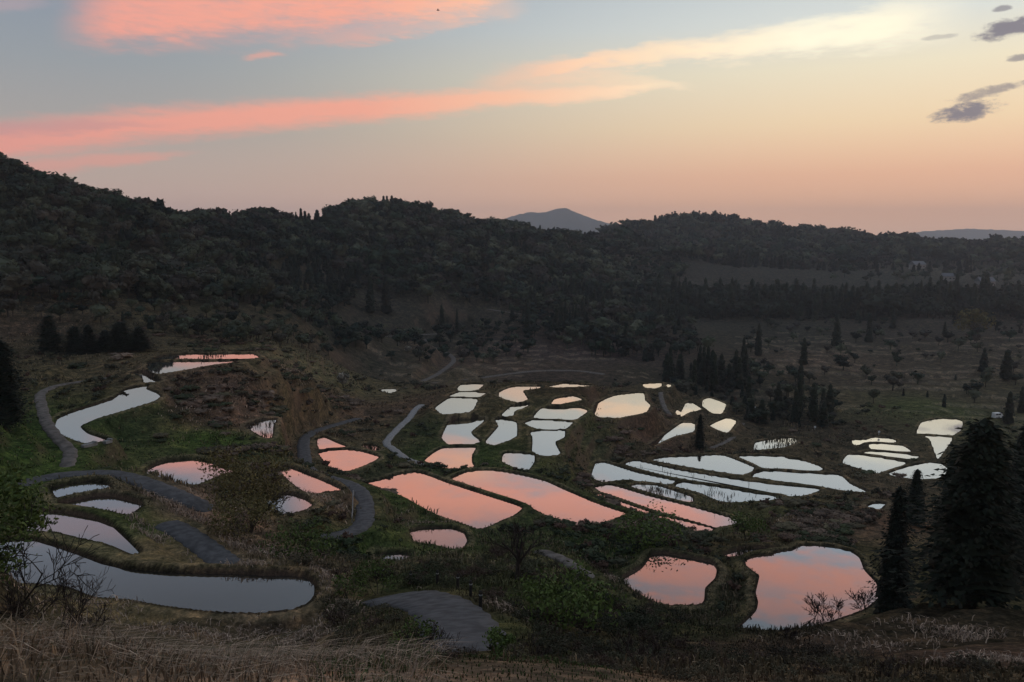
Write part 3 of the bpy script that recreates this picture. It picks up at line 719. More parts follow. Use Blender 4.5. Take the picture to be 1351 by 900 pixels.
# what grows on the ground: colour samples spread over the place (px, py, r, g, b)
COV = [
 (20,600,.035,.06,.018),(60,570,.04,.065,.02),(30,640,.04,.06,.018),(0,560,.02,.03,.014),(150,560,.028,.042,.018),(200,545,.03,.04,.018),(250,540,.075,.05,.036),(290,550,.10,.066,.048),(320,540,.09,.062,.045),
 (280,580,.045,.075,.02),(330,480,.085,.07,.042),(380,495,.07,.055,.035),(300,500,.09,.06,.045),(410,490,.085,.078,.045),(240,670,.16,.115,.085),(300,690,.15,.105,.08),(330,720,.13,.095,.065),(180,650,.05,.045,.03),
 (150,680,.045,.06,.02),(180,700,.05,.075,.022),(210,720,.14,.105,.06),(420,660,.11,.08,.05),(440,640,.08,.062,.04),(400,735,.10,.08,.05),(440,770,.11,.085,.05),(430,730,.03,.042,.018),(480,730,.035,.055,.018),
 (520,660,.032,.046,.017),(560,700,.05,.06,.025),(500,640,.04,.042,.024),(540,730,.045,.06,.022),(570,570,.028,.036,.018),(600,610,.03,.05,.017),(650,600,.04,.055,.02),(450,570,.075,.058,.038),(480,540,.085,.06,.042),(530,540,.07,.05,.035),(430,540,.08,.062,.04),
 (650,560,.06,.05,.028),(740,590,.055,.05,.026),(780,580,.05,.052,.028),(800,560,.05,.045,.028),(850,570,.075,.05,.036),(780,560,.04,.05,.022),(830,600,.06,.045,.03),(870,540,.06,.05,.034),(760,515,.045,.035,.022),
 (860,690,.03,.042,.016),(800,715,.03,.045,.017),(700,700,.035,.045,.02),(960,715,.06,.05,.028),(1000,690,.055,.055,.026),(1070,690,.10,.07,.052),(1120,690,.075,.05,.036),(1030,680,.06,.06,.028),(1180,640,.06,.05,.034),
 (760,800,.035,.045,.018),(820,820,.03,.036,.018),(700,820,.05,.042,.026),(740,860,.04,.035,.02),(900,830,.032,.032,.018),(1000,870,.06,.045,.032),(1100,860,.055,.04,.03),(1200,830,.04,.032,.022),(1300,860,.07,.048,.036),(1250,800,.03,.026,.018),
 (640,830,.05,.055,.025),(560,850,.06,.05,.03),(500,870,.07,.055,.035),(440,830,.07,.056,.036),(350,835,.075,.058,.038),(250,830,.07,.055,.036),(200,800,.14,.11,.06),(300,890,.16,.12,.085),(100,870,.12,.09,.06),(450,893,.17,.125,.09),(50,820,.06,.05,.03),
 (640,760,.06,.06,.03),(700,760,.055,.06,.028),(560,760,.05,.06,.025),(880,760,.03,.036,.016),(950,780,.035,.034,.02),
 (100,450,.045,.04,.026),(50,440,.05,.038,.028),(250,440,.05,.045,.03),(400,450,.045,.04,.028),(150,300,.03,.03,.02),(300,330,.03,.03,.02),(560,320,.02,.022,.017),(480,460,.034,.033,.026),(400,420,.03,.03,.024),(450,440,.03,.03,.024),(520,420,.03,.03,.025),(560,450,.036,.034,.027),(620,480,.06,.046,.036),(700,460,.045,.035,.032),(800,460,.045,.036,.034),
 (600,500,.06,.05,.034),(700,500,.045,.036,.03),(1000,450,.032,.031,.025),(1100,480,.062,.049,.038),(1150,500,.05,.043,.033),(1250,470,.046,.041,.032),(1200,440,.038,.034,.029),(1040,440,.03,.03,.025),(1320,440,.04,.036,.03),(1300,520,.055,.05,.034),(1200,535,.05,.06,.028),(1100,530,.06,.052,.034),(1050,370,.036,.036,.032),(950,360,.034,.034,.03),(1150,368,.04,.042,.036),(835,366,.075,.065,.055),(1250,360,.06,.058,.05),(1000,330,.03,.034,.026),
 (980,520,.03,.028,.022),(1050,560,.04,.035,.026),(900,500,.03,.028,.022),
]
cu, cc_ = [], []
for x, y, r, g, b in COV:
    # find where that line of sight meets the ground
    d = ray(x, y); d /= np.linalg.norm(d)
    s_ = np.exp(np.linspace(math.log(8), math.log(2500), 500))
    zz = ground(d[0] * s_, d[1] * s_)
    hit = np.nonzero(ZC + d[2] * s_ < zz)[0]
    k = s_[hit[0]] if len(hit) else 800.0
    cu.append(lp(d[0] * k, d[1] * k)); cc_.append((r, g, b))
cu, cc_ = np.array(cu), np.array(cc_)


def cover(x, y):
    g = lp(x, y)
    d2 = (g[:, None, 0] - cu[None, :, 0]) ** 2 + (g[:, None, 1] - cu[None, :, 1]) ** 2
    w = 1 / (d2 + 0.0004) ** 1.6
    return (w @ cc_) / w.sum(1, keepdims=True)


cst = (4, 3)
ci, cj = np.arange(0, NR_ + 3, 4).clip(0, NR_ - 1), np.arange(0, NC_ + 2, 3).clip(0, NC_ - 1)
CG = cover(GX[np.ix_(ci, cj)].ravel(), GY[np.ix_(ci, cj)].ravel()).reshape(len(ci), len(cj), 3)
II, JJ = np.meshgrid(np.arange(NR_) / 4.0, np.arange(NC_) / 3.0, indexing='ij')
GC = np.stack([bil(CG[..., k], II, JJ) for k in range(3)], -1) * np.array([1.6, 1.55, 1.5])
# bunds carry mown, paler grass; the mud under water is dark
bund = ((pond_sd > 0.3) & (pond_sd < 1.0))
bn = np.clip(vnoise(GX / 5, GY / 5, 55) * 1.4 + 0.6, 0, 1)[..., None]
GC = np.where(bund[..., None], GC * (1 - 0.5 * bn) + np.array([.25, .195, .12]) * 0.5 * bn, GC)
GC = np.where(((pond_sd >= 0.1) & (pond_sd < 0.3))[..., None], GC * 0.35 + np.array([.02, .016, .012]), GC)
GC = np.where((pond_sd < 0.1)[..., None], np.array([.03, .024, .018]), GC)
bank = (np.maximum(fm, fm2) > 0.5) & (saw < 0.15) & (brk > .45)
GC = np.where(bank[..., None], GC * 1.0 + np.array([.07, .056, .042]), GC)

# ground material
M_ground, n, b, _ = newmat('meadow_ground')
tcn = n.nodes.new('ShaderNodeTexCoord'); pos = S(n, tcn.outputs['Object'])
cv = attr(n, 'tint')
g1 = noise(n, pos, 0.35, 6, 0.65, 0.5)
g2 = noise(n, pos, 1.7, 6, 0.7, 0.3)
g3 = noise(n, pos, 0.06, 5, 0.6)
geo_n = n.nodes.new('ShaderNodeNewGeometry')
sepn = n.nodes.new('ShaderNodeSeparateXYZ'); n.links.new(geo_n.outputs['Normal'], sepn.inputs[0])
steep = S(n, sepn.outputs[2]).step(0.92, 0.62)
c1 = mixc(n, 1.0, cv, ramp(n, g1, [(0.28, (0.32, 0.38, 0.33)), (0.5, (1.0, 1.0, 1.0)), (0.70, (2.1, 1.8, 1.6))]), 'MULTIPLY')
c1 = mixc(n, 1.0, c1, ramp(n, g2, [(0.3, (0.4, 0.44, 0.4)), (0.5, (1.0, 1.0, 1.0)), (0.70, (2.0, 1.85, 1.7))]), 'MULTIPLY')
c1 = mixc(n, steep * g3.step(0.42, 0.6) * 0.5, c1, (0.17, 0.11, 0.08))
c1 = mixc(n, g1.step(0.5, 0.72) * g3.step(0.5, 0.4) * 0.45, c1, (0.05, 0.085, 0.026))
n.links.new(c1.sock, b.inputs['Base Color'])
b.inputs['Roughness'].default_value = 1.0
b.inputs['Specular IOR Level'].default_value = 0.0
bp = n.nodes.new('ShaderNodeBump'); bp.inputs['Strength'].default_value = 0.9; bp.inputs['Distance'].default_value = 0.25
g4 = noise(n, pos, 5.0, 6, 0.75)
c1 = mixc(n, 1.0, c1, ramp(n, g4, [(0.3, (0.5, 0.5, 0.5)), (0.5, (1, 1, 1)), (0.7, (1.7, 1.6, 1.5))]), 'MULTIPLY')
n.links.new(c1.sock, b.inputs['Base Color'])
bsum = g2 + g4 * 0.6
n.links.new(bsum.sock, bp.inputs['Height']); n.links.new(bp.outputs[0], b.inputs['Normal'])


def grid_obj(name, i0, i1):
    k = i1 - i0
    v = np.stack([GX[i0:i1], GY[i0:i1], GZ[i0:i1]], -1).reshape(-1, 3)
    idx = np.arange(k * NC_).reshape(k, NC_)
    f = np.stack([idx[:-1, :-1], idx[:-1, 1:], idx[1:, 1:], idx[1:, :-1]], -1).reshape(-1, 4)
    return link(name, mesh_np(name, v, f.ravel(), np.full(len(f), 4), M_ground, None, True, GC[i0:i1].reshape(-1, 3)))


isplit = int(np.searchsorted(rr, 300))
tag(grid_obj('terrain', 0, isplit + 1), 'terraced hillside of grassy banks and earth bunds falling from the viewpoint', kind='structure')
tag(grid_obj('hills', isplit, NR_), 'valley fields and dark wooded hills beyond the terraces', kind='structure')

# ------------------------------------------------------------------ water
M_water, n, b, out = newmat('still_paddy_water')
lw = n.nodes.new('ShaderNodeLayerWeight'); lw.inputs[0].default_value = 0.5
tcn = n.nodes.new('ShaderNodeTexCoord'); pos = S(n, tcn.outputs['Object'])
refl = ramp(n, S(n, lw.outputs['Facing']), [(0.0, (.03,) * 3), (0.42, (.16,) * 3), (0.57, (.36,) * 3), (0.63, (.54,) * 3), (0.68, (.76,) * 3), (0.78, (.86,) * 3), (1.0, (1,) * 3)])
gl = n.nodes.new('ShaderNodeBsdfGlossy'); gl.inputs['Roughness'].default_value = 0.02
wn = noise(n, pos, 0.8, 3, 0.5)
bpw = n.nodes.new('ShaderNodeBump'); bpw.inputs['Strength'].default_value = 0.012; bpw.inputs['Distance'].default_value = 0.05
n.links.new(wn.sock, bpw.inputs['Height']); n.links.new(bpw.outputs[0], gl.inputs['Normal'])
b.inputs['Base Color'].default_value = (0.022, 0.019, 0.016, 1)
mx = n.nodes.new('ShaderNodeMixShader')
n.links.new(refl.sock, mx.inputs[0]); n.links.new(b.outputs[0], mx.inputs[1]); n.links.new(gl.outputs[0], mx.inputs[2])
n.links.new(mx.outputs[0], out.inputs[0])

for p in paddy:
    o = p['out']
    area = 0.5 * np.sum(o[:, 0] * np.roll(o[:, 1], -1) - np.roll(o[:, 0], -1) * o[:, 1])
    if area < 0: o = o[::-1]
    e = np.roll(o, -1, 0) - np.roll(o, 1, 0)
    nrm = np.c_[e[:, 1], -e[:, 0]]; nrm /= np.linalg.norm(nrm, axis=1, keepdims=True) + 1e-9
    oo = o + nrm * 0.13
    c = oo.mean(0)
    v = np.c_[oo - c, np.zeros(len(oo))]
    w = link('paddy_water', mesh_np('paddy_water', v, np.arange(len(v)), [len(v)], M_water), loc=(c[0], c[1], p['z']))
    tag(w, p['lab'], 'rice paddy', 'flooded rice paddies on the terraces', 'structure')

# ------------------------------------------------------------------ roads
M_asph = simple('old_asphalt', (0.098, 0.095, 0.094), 0.9, 0.15, 1.6, 0.30)
M_grav = simple('gravel_track', (0.15, 0.13, 0.112), 0.95, 0.1, 1.2, 0.35)
ROADLAB = ['grey asphalt road bending above the small grey paddies', 'pale track climbing past the silver elbow shaped paddy', 'short stretch of grey road beside the curved green bund', 'grey asphalt road winding between the olive tree and the big orange paddy',
           'pale concrete path on the left flank of the central knoll', 'pale straight valley road behind the central knoll', 'winding pale track in the valley', 'thin level track at the foot of the wooded hill', 'far road at the foot of the main hill',
           'short pale track left of the orange square cornered paddy', 'wide asphalt bend with posts in the near middle', 'track curving under the bright orange paddy', 'narrow track beside the cream and peach paddy']
for (nm, surf, hw, ln), lab in zip(road_line, ROADLAB):
    ln = catmull(ln[::2] if len(ln) > 12 else ln, 2, False)
    d = np.gradient(ln, axis=0); d[:, 2] = 0; d /= np.linalg.norm(d, axis=1, keepdims=True) + 1e-9
    nrm = np.c_[d[:, 1], -d[:, 0], np.zeros(len(d))]
    jit = 0.07 * np.sin(np.arange(len(ln)) * 1.7)[:, None]
    run = np.r_[0, np.cumsum(np.linalg.norm(np.diff(ln, axis=0), axis=1))]
    endd = np.minimum(run, run[-1] - run)
    ln = ln - np.array([0, 0, 1.0]) * (0.45 * np.clip(1 - endd / 2.5, 0, 1))[:, None]
    prof = [(-hw - 0.05, -0.45), (-hw, -0.02), (-hw * 0.5, 0.03), (0, 0.05), (hw * 0.5, 0.03), (hw, -0.02), (hw + 0.05, -0.45)]
    v = np.stack([ln + nrm * (a + (jit if abs(a) > hw * 0.9 else 0)) + np.array([0, 0, zz]) for a, zz in prof], 1)
    k = len(prof); idx = np.arange(len(ln) * k).reshape(-1, k)
    f = np.stack([idx[:-1, :-1], idx[1:, :-1], idx[1:, 1:], idx[:-1, 1:]], -1).reshape(-1, 4)
    f = f[:, ::-1]
    o = link(nm, mesh_np(nm, v.reshape(-1, 3), f.ravel(), np.full(len(f), 4), {'asphalt': M_asph, 'gravel': M_grav, 'concrete': M_conc}[surf], None, True))
    tag(o, lab, kind='structure')

# ------------------------------------------------------------------ plants: shapes
def rand_dirs(r, n):
    v = r.normal(size=(n, 3)); return v / np.linalg.norm(v, axis=1, keepdims=True)


def leaf_quads(r, centers, normals, size, aspect=0.6):
    n_ = len(centers)
    nn = normals + 0.8 * rand_dirs(r, n_); nn /= np.linalg.norm(nn, axis=1, keepdims=True)
    a = np.cross(nn, rand_dirs(r, n_)); a /= np.linalg.norm(a, axis=1, keepdims=True) + 1e-9
    b_ = np.cross(nn, a)
    s_ = (size * r.uniform(0.6, 1.3, n_))[:, None]
    a, b_ = a * s_, b_ * s_ * aspect
    return np.stack([centers - a, centers - 0.2 * a - b_, centers + a, centers + 0.2 * a + b_], 1)


def ico(sub):
    bm = bmesh.new(); bmesh.ops.create_icosphere(bm, subdivisions=sub, radius=1.0)
    v = np.array([q_.co[:] for q_ in bm.verts]); f = [[q_.index for q_ in fc.verts] for fc in bm.faces]
    bm.free(); return v, f


ICO1, ICO2 = ico(1), ico(2)


def crown_lobes(r, R, H, n_):
    """lobes of an uneven crown: centres above z=0, radii"""
    out = [(np.array([0, 0, H * 0.5]), np.array([R * 0.72, R * 0.72, H * 0.42]))]
    for k in range(n_):
        a = 2 * math.pi * (k + r.uniform(-.3, .3)) / n_
        q_ = r.uniform(0.35, 0.7)
        out.append((np.array([R * q_ * math.cos(a), R * q_ * math.sin(a), H * r.uniform(0.28, 0.8)]), np.array([1, 1, 0.85]) * R * r.uniform(0.3, 0.5)))
    return out


def crown(mb, r, R, H, z0, n_lobes, leaves, size, m=0, core=0.8):
    lobes = crown_lobes(r, R, H, n_lobes)
    for c, s_ in lobes:
        iv, if_ = ICO1
        bump = 1 + 0.35 * (r.random(len(iv)) - 0.5)
        mb.add(iv * s_ * core * bump[:, None] + c + [0, 0, z0], if_, m)
    per = max(3, leaves // len(lobes))
    for c, s_ in lobes:
        d = rand_dirs(r, per); d[:, 2] = np.where(d[:, 2] < -0.5, -d[:, 2], d[:, 2])
        mb.quads(leaf_quads(r, c + d * s_ * r.uniform(0.8, 1.12, (per, 1)) + [0, 0, z0], d, size), m)


def cedar_foliage(mb, r, Ht, R, whorls, arms, sprays, m=0, z0=0.08, core=True, droop=0.28, power=0.8):
    if core:
        for k in range(whorls // 2):
            t_ = z0 + (1 - z0) * k / (whorls // 2); z = Ht * t_
            rad = R * 0.62 * (1 - t_) ** power * r.uniform(0.85, 1.1) + 0.02 * R
            iv, if_ = ICO1
            mb.add(iv * [rad, rad, Ht / whorls * 1.9] * (1 + 0.4 * (r.random((len(iv), 1)) - 0.5)) + [0, 0, z + Ht * 0.03], if_, m)
    qs = []; lump = r.random((9, 11))
    for k in range(whorls):
        t_ = z0 + (1 - z0) * (k + r.uniform(0, .6)) / whorls
        L = R * (1 - t_) ** power * (1.0 if t_ > 0.15 else 0.85) + 0.03 * R
        for j in range(arms):
            a = 2 * math.pi * (j + r.uniform(-.4, .4) + k * .37) / arms
            l_ = L * r.uniform(0.7, 1.1) * (0.52 + 0.92 * lump[int(a / 6.284 * 9) % 9, int(t_ * 11) % 11])
            for s_ in range(sprays):
                f_ = (s_ + 0.8) / sprays
                p_ = np.array([math.cos(a) * l_ * f_, math.sin(a) * l_ * f_, Ht * t_ - droop * l_ * f_ ** 1.6 + 0.12 * l_ * f_])
                p_ += r.normal(size=3) * 0.05 * R
                dd = np.array([math.cos(a), math.sin(a), -0.35 + r.uniform(-.3, .3)])
                sz = max(0.085 * R, l_ * (2.4 / (sprays + 2.2)) * 0.62) * r.uniform(0.7, 1.25) * (1.15 - 0.5 * f_)
                sd_ = np.cross(dd, [0, 0, 1.0]) + r.normal(size=3) * 0.45
                sd_ *= sz * 0.55 / (np.linalg.norm(sd_) + 1e-9)
                dd = dd * sz
                qs.append([p_ - dd * 0.4, p_ - sd_ * 0.9 + dd * .1, p_ + dd, p_ + sd_ * 0.9 - dd * .05])
    mb.quads(np.array(qs), m)


def trunk(mb, Ht, r0, r1, m=0, n_=7, lean=(0, 0)):
    pts = [[lean[0] * t_, lean[1] * t_, Ht * t_ - (0.4 if t_ == 0 else 0)] for t_ in (0, .08, .3, .6, 1)]
    mb.tube(pts, [r0 * 1.35, r0, r0 * .85, r0 * .6 + r1 * .3, r1], n_, m)


def bare_branches(mb, r, p, d, L, rad, depth, spread=0.6, up=0.25, twig=0.012, kids=3):
    n_ = 4
    pts = [p]; dd = d / np.linalg.norm(d)
    for k in range(n_):
        dd = dd + r.normal(size=3) * 0.13 + np.array([0, 0, up * 0.12]); dd /= np.linalg.norm(dd)
        pts.append(pts[-1] + dd * L / n_)
    mb.tube(pts, np.linspace(rad, max(rad * 0.55, twig), n_ + 1), 5 if depth > 2 else 3, 0, False)
    if depth == 0: return
    for k in range(kids + (1 if r.random() < .4 else 0)):
        f_ = r.uniform(0.35, 1.0)
        i_ = min(n_ - 1, int(f_ * n_)); base = pts[i_] + (pts[i_ + 1] - pts[i_]) * (f_ * n_ - i_ if f_ < 1 else 1)
        nd_ = dd + rand_dirs(r, 1)[0] * spread * 1.5 + np.array([0, 0, up])
        bare_branches(mb, r, base, nd_, L * r.uniform(0.55, 0.78), max(rad * 0.55, twig), depth - 1, spread, up, twig, kids)


def tree_at(px, d, py=None):
    """ground point under photo column px at d metres ahead"""
    x = ray(px, 450)[0] / ray(px, 450)[1] * d
    for _ in range(3):
        z = float(ground(x, d))
        c, s_ = math.cos(PITCH), math.sin(PITCH)
        f_ = d * c - (z - ZC) * s_
        x = (px - W0 / 2) / FPX * f_
    return np.array([x, d, float(ground(x, d))])


def find_d(px, py, d0=12, d1=1800):
    """distance ahead at which the line of sight through a pixel meets the ground"""
    d = ray(px, py); d = d / d[1]
    s_ = np.exp(np.linspace(math.log(d0), math.log(d1), 900))
    hit = np.nonzero(ZC + d[2] * s_ < ground(d[0] * s_, s_))[0]
    return float(s_[hit[0]]) if len(hit) else d1


# ------------------------------------------------------------------ cedars
def cedar_mesh(seed, whorls, arms, sprays, R, nm='crown', core=True, power=0.8):
    """unit height; returns crown mesh and trunk mesh"""
    r = np.random.default_rng(seed)
    mb = MB(); cedar_foliage(mb, r, 1.0, R, whorls, arms, sprays, 0, core=core, power=power)
    tb = MB(); trunk(tb, 0.9, 0.028, 0.006)
    return mb.mesh(nm, M_cedar), tb.mesh('trunk', M_bark, True)


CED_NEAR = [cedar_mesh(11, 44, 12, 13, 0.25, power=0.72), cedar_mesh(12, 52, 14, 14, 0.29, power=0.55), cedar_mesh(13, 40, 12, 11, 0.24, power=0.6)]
CED_FAR = [cedar_mesh(20 + k, 12, 8, 3, 0.2, power=0.42 + 0.12 * (k % 3)) for k in range(5)]


def put_cedar(loc, Ht, wid, label, group=None, near=False, k=None, parts=True):
    cm, tm = (CED_NEAR if near else CED_FAR)[k if k is not None else random.randrange(3 if near else 5)]
    r0 = {id(a): w_ for a, w_ in zip([c_[0] for c_ in CED_NEAR], (0.25, 0.29, 0.24))}.get(id(cm), 0.2)
    sx = wid / (2 * r0)
    if parts:
        e = link('cedar_tree', None, loc=loc, rz=random.uniform(0, 6.28))
        link('crown', cm, e, sc=(sx, sx, Ht)); link('trunk', tm, e, sc=(Ht * .9, Ht * .9, Ht))
    else:
        e = link('cedar_tree', cm, loc=loc, rz=random.uniform(0, 6.28), sc=(sx, sx, Ht))
    return tag(e, label, 'cedar', group)


def cedar_pix(px, py, top, wpx, label, group=None, near=False, k=None, d=None):
    if d is None: d = find_d(px, py)
    loc = tree_at(px, d)
    f_ = np.hypot(d, ZC - loc[2])
    bx, by = project(*[np.array([q_]) for q_ in loc])
    put_cedar(loc, (by[0] - top) * f_ / FPX * 1.02, wpx * f_ / FPX, label, group, near, k)


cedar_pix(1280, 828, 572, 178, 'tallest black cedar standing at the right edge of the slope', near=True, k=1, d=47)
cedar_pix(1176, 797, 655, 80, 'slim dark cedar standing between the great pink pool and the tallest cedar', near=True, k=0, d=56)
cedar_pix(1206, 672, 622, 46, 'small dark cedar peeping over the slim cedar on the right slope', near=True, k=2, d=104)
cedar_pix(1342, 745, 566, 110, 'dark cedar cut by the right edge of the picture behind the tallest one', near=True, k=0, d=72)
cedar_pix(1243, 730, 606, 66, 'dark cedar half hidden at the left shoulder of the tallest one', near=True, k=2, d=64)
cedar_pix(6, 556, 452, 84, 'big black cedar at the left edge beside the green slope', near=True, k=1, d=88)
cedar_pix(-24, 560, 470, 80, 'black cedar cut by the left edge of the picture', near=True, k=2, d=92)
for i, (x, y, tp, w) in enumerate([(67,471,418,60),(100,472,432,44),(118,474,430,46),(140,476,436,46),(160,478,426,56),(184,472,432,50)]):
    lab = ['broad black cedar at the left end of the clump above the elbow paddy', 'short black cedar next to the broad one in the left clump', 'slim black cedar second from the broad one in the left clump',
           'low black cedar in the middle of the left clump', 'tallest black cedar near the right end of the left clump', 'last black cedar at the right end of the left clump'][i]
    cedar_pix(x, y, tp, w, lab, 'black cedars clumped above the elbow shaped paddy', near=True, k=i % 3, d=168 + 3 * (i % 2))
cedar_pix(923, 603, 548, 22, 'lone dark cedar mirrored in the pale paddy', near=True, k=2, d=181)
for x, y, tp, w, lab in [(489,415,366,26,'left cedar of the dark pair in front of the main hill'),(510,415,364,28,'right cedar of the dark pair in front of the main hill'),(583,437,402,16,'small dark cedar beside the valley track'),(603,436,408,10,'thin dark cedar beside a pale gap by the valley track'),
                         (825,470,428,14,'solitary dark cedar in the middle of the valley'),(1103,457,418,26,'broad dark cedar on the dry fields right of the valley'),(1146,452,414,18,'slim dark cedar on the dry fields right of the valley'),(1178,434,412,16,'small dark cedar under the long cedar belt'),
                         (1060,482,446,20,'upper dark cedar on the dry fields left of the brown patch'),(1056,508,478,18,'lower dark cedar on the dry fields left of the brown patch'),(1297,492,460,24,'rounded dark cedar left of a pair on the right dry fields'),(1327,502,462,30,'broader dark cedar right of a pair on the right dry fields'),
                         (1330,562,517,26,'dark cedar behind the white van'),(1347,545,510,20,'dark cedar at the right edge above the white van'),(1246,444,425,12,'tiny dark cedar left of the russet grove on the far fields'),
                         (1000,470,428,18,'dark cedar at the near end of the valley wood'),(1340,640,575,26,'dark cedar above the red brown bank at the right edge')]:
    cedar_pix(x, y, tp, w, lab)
for i in range(24):                                     # the wood above the right terraces
    x = random.uniform(872, 985); y = random.uniform(500, 524)
    d = random.uniform(300, 345); loc = tree_at(x, d)
    put_cedar(loc, random.uniform(9, 16), random.uniform(5, 8), 'dark cedar in the small wood behind the white paddies', 'cedars of the small wood behind the white paddies')
for i in range(13):
    x = random.uniform(985, 1100); d = random.uniform(215, 262); loc = tree_at(x, d)
    if pond_sd[np.searchsorted(rr, math.hypot(loc[0], loc[1] - OY)), int((math.atan2(loc[0], loc[1] - OY) - TH0) / (TH1 - TH0) * (NC_ - 1))] < 1.5: continue
    put_cedar(loc, random.uniform(6, 14), random.uniform(4, 6.5), 'dark cedar in the loose wood behind the reedy pool', 'cedars of the loose wood behind the reedy pool')
for i in range(150):                                    # the belt
    x = random.uniform(866, 1400); d = random.uniform(612, 690); loc = tree_at(x, d)
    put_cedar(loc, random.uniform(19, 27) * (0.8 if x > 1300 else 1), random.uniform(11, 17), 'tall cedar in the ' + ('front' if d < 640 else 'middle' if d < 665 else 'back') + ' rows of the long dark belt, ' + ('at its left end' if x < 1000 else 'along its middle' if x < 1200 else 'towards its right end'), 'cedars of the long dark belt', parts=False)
for i in range(26):
    x = random.uniform(690, 905); d = random.uniform(430, 600); loc = tree_at(x, d)
    put_cedar(loc, random.uniform(9, 18), random.uniform(6, 9), 'dark cedar scattered among the grey trees of the mid valley', 'cedars scattered through the mid valley', parts=False)
for i in range(24):
    x = random.choice([random.uniform(-20, 75), random.uniform(130, 215)]); d = random.uniform(248, 285) if x > 100 else random.uniform(270, 300); loc = tree_at(x, d)
    put_cedar(loc, random.uniform(8, 12), random.uniform(5, 7.5), 'dark cedar in a patch on the wooded left hill', 'cedars in patches on the left hill', parts=False)

# ------------------------------------------------------------------ broadleaf woods
def broad_mesh(seed, leaves, size, mat=M_broad, core=0.8, lobes=6):
    r = np.random.default_rng(seed); mb = MB()
    crown(mb, r, 0.5, 0.78, 0.22, lobes, leaves, size, 0, core)
    tb_pts = [[0, 0, -.06], [0.01, 0, .2], [0.03, .01, .5]]
    mb.tube(tb_pts, [.035, .03, .015], 5, 1)
    return mb


BROAD = [broad_mesh(40 + k, 190, 0.062).mesh('broadleaf_tree', [M_broad, M_bark]) for k in range(7)]


def inside(poly, x, y):
    r = np.zeros(len(x), bool)
    for (x0, y0), (x1, y1) in zip(poly, poly[1:] + poly[:1]):
        r ^= ((y0 > y) != (y1 > y)) & (x < (x1 - x0) * (y - y0) / (y1 - y0 + 1e-9) + x0)
    return r


# which ground the viewpoint can see (with trees 7 m tall on it)
dcam = np.sqrt(GX ** 2 + GY ** 2)
sl = np.where(GY > 1, (GZ - ZC) / np.maximum(dcam, 1), -9)
horiz = np.maximum.accumulate(sl, axis=0)
VIS = np.ones(GX.shape, bool)
VIS[1:] = (GZ[1:] + 9 - ZC) / np.maximum(dcam[1:], 1) > horiz[:-1]


def scatter(poly, spacing, dmin, dmax, seed, keep=1.0):
    r = np.random.default_rng(seed)
    A_ = np.array(poly); x0, x1 = A_[:, 0].min(), A_[:, 0].max()
    xa, xb = (x0 - W0 / 2) / FPX, (x1 - W0 / 2) / FPX
    gx = np.arange(min(xa * dmax, xa * dmin), max(xb * dmax, xb * dmin), spacing); gy = np.arange(dmin, dmax, spacing)
    x, y = [q_.ravel() for q_ in np.meshgrid(gx, gy)]
    x = x + r.uniform(-.5, .5, len(x)) * spacing; y = y + r.uniform(-.5, .5, len(y)) * spacing
    k = np.abs(np.arctan2(x, y - OY)) < R_(40.5); x, y = x[k], y[k]
    z = ground(x, y)
    px_, py_ = project(x, y, z)
    r_ = np.hypot(x, y - OY); t_ = np.arctan2(x, y - OY)
    i = np.interp(np.log(r_), np.log(rr), np.arange(NR_)).astype(int); j = ((t_ - TH0) / (TH1 - TH0) * (NC_ - 1)).astype(int)
    k = inside(poly, px_, py_) & VIS[i, j] & (r.random(len(x)) < keep) & (road_d[i, j] > 2) & (pond_sd[i, j] > 2)
    return np.c_[x, y, z][k]


WOODS = [
 ([(-170,170),(0,215),(250,275),(440,285),(470,300),(480,380),(440,420),(330,402),(200,400),(120,400),(-170,405)], 6.2, 200, 620, 1, 0.95, (4.2, 10.5)),
 ([(-120,400),(200,398),(440,415),(530,440),(480,462),(360,462),(200,442),(60,425),(-120,440)], 6.0, 160, 420, 2, 0.72, (2.5, 5.5)),
 ([(430,262),(760,295),(860,325),(905,360),(870,402),(760,412),(640,402),(540,400),(480,385),(430,300)], 7.5, 430, 1000, 3, 0.97, (5, 12.5)),
 ([(760,295),(860,272),(1100,300),(1500,305),(1500,352),(1240,350),(1120,358),(930,352),(860,345)], 12.5, 900, 1560, 4, 0.97, (8, 18)),
 ([(640,400),(860,392),(905,420),(935,470),(860,478),(760,468),(690,440)], 8.0, 380, 700, 5, 0.85, (4, 9)),
 ([(1090,352),(1500,348),(1500,385),(1090,372)], 16, 760, 1050, 6, 0.55, (6, 11)),
 ([(420,440),(520,430),(640,420),(700,440),(720,470),(640,485),(520,480),(430,470)], 7, 280, 480, 7, 0.62, (2.5, 6)),
 ([(870,470),(1000,480),(1110,520),(1100,600),(1000,560),(880,520)], 6.0, 220, 380, 8, 0.5, (2, 5.5)),
 ([(960,420),(1351,420),(1351,540),(1120,540),(980,470)], 10, 270, 600, 9, 0.26, (1.5, 6.5)),
 ([(855,392),(1420,392),(1420,424),(855,422)], 8.5, 590, 720, 10, 0.95, (8, 15)),
]
WLAB = {1: ('rounded grey green tree in the wood covering the left hill', 'broadleaf trees on the left hill'), 2: ('low bushy tree on the rough lower slope of the left hill', 'bushy trees on the lower left slope'),
        5: ('greyish tree in the mixed growth of the mid valley', 'grey trees of the mid valley'), 7: ('small rounded tree beside the valley tracks', 'small trees beside the valley tracks'),
        8: ('leafy tree among the dark cedars behind the terraces', 'leafy trees among the cedars behind the terraces'), 9: ('small dark tree dotted on the dry fields of the right valley', 'trees dotted on the right dry fields'),
        3: ('dark tree in the unbroken wood of the main hill', 'trees of the main hill'), 4: ('tree on the far wooded ridge', 'trees of the far ridge'), 10: ('bushy tree under the long dark cedar belt', 'bushy trees under the cedar belt'), 6: ('tree beside the far hamlet', 'trees round the far hamlet')}
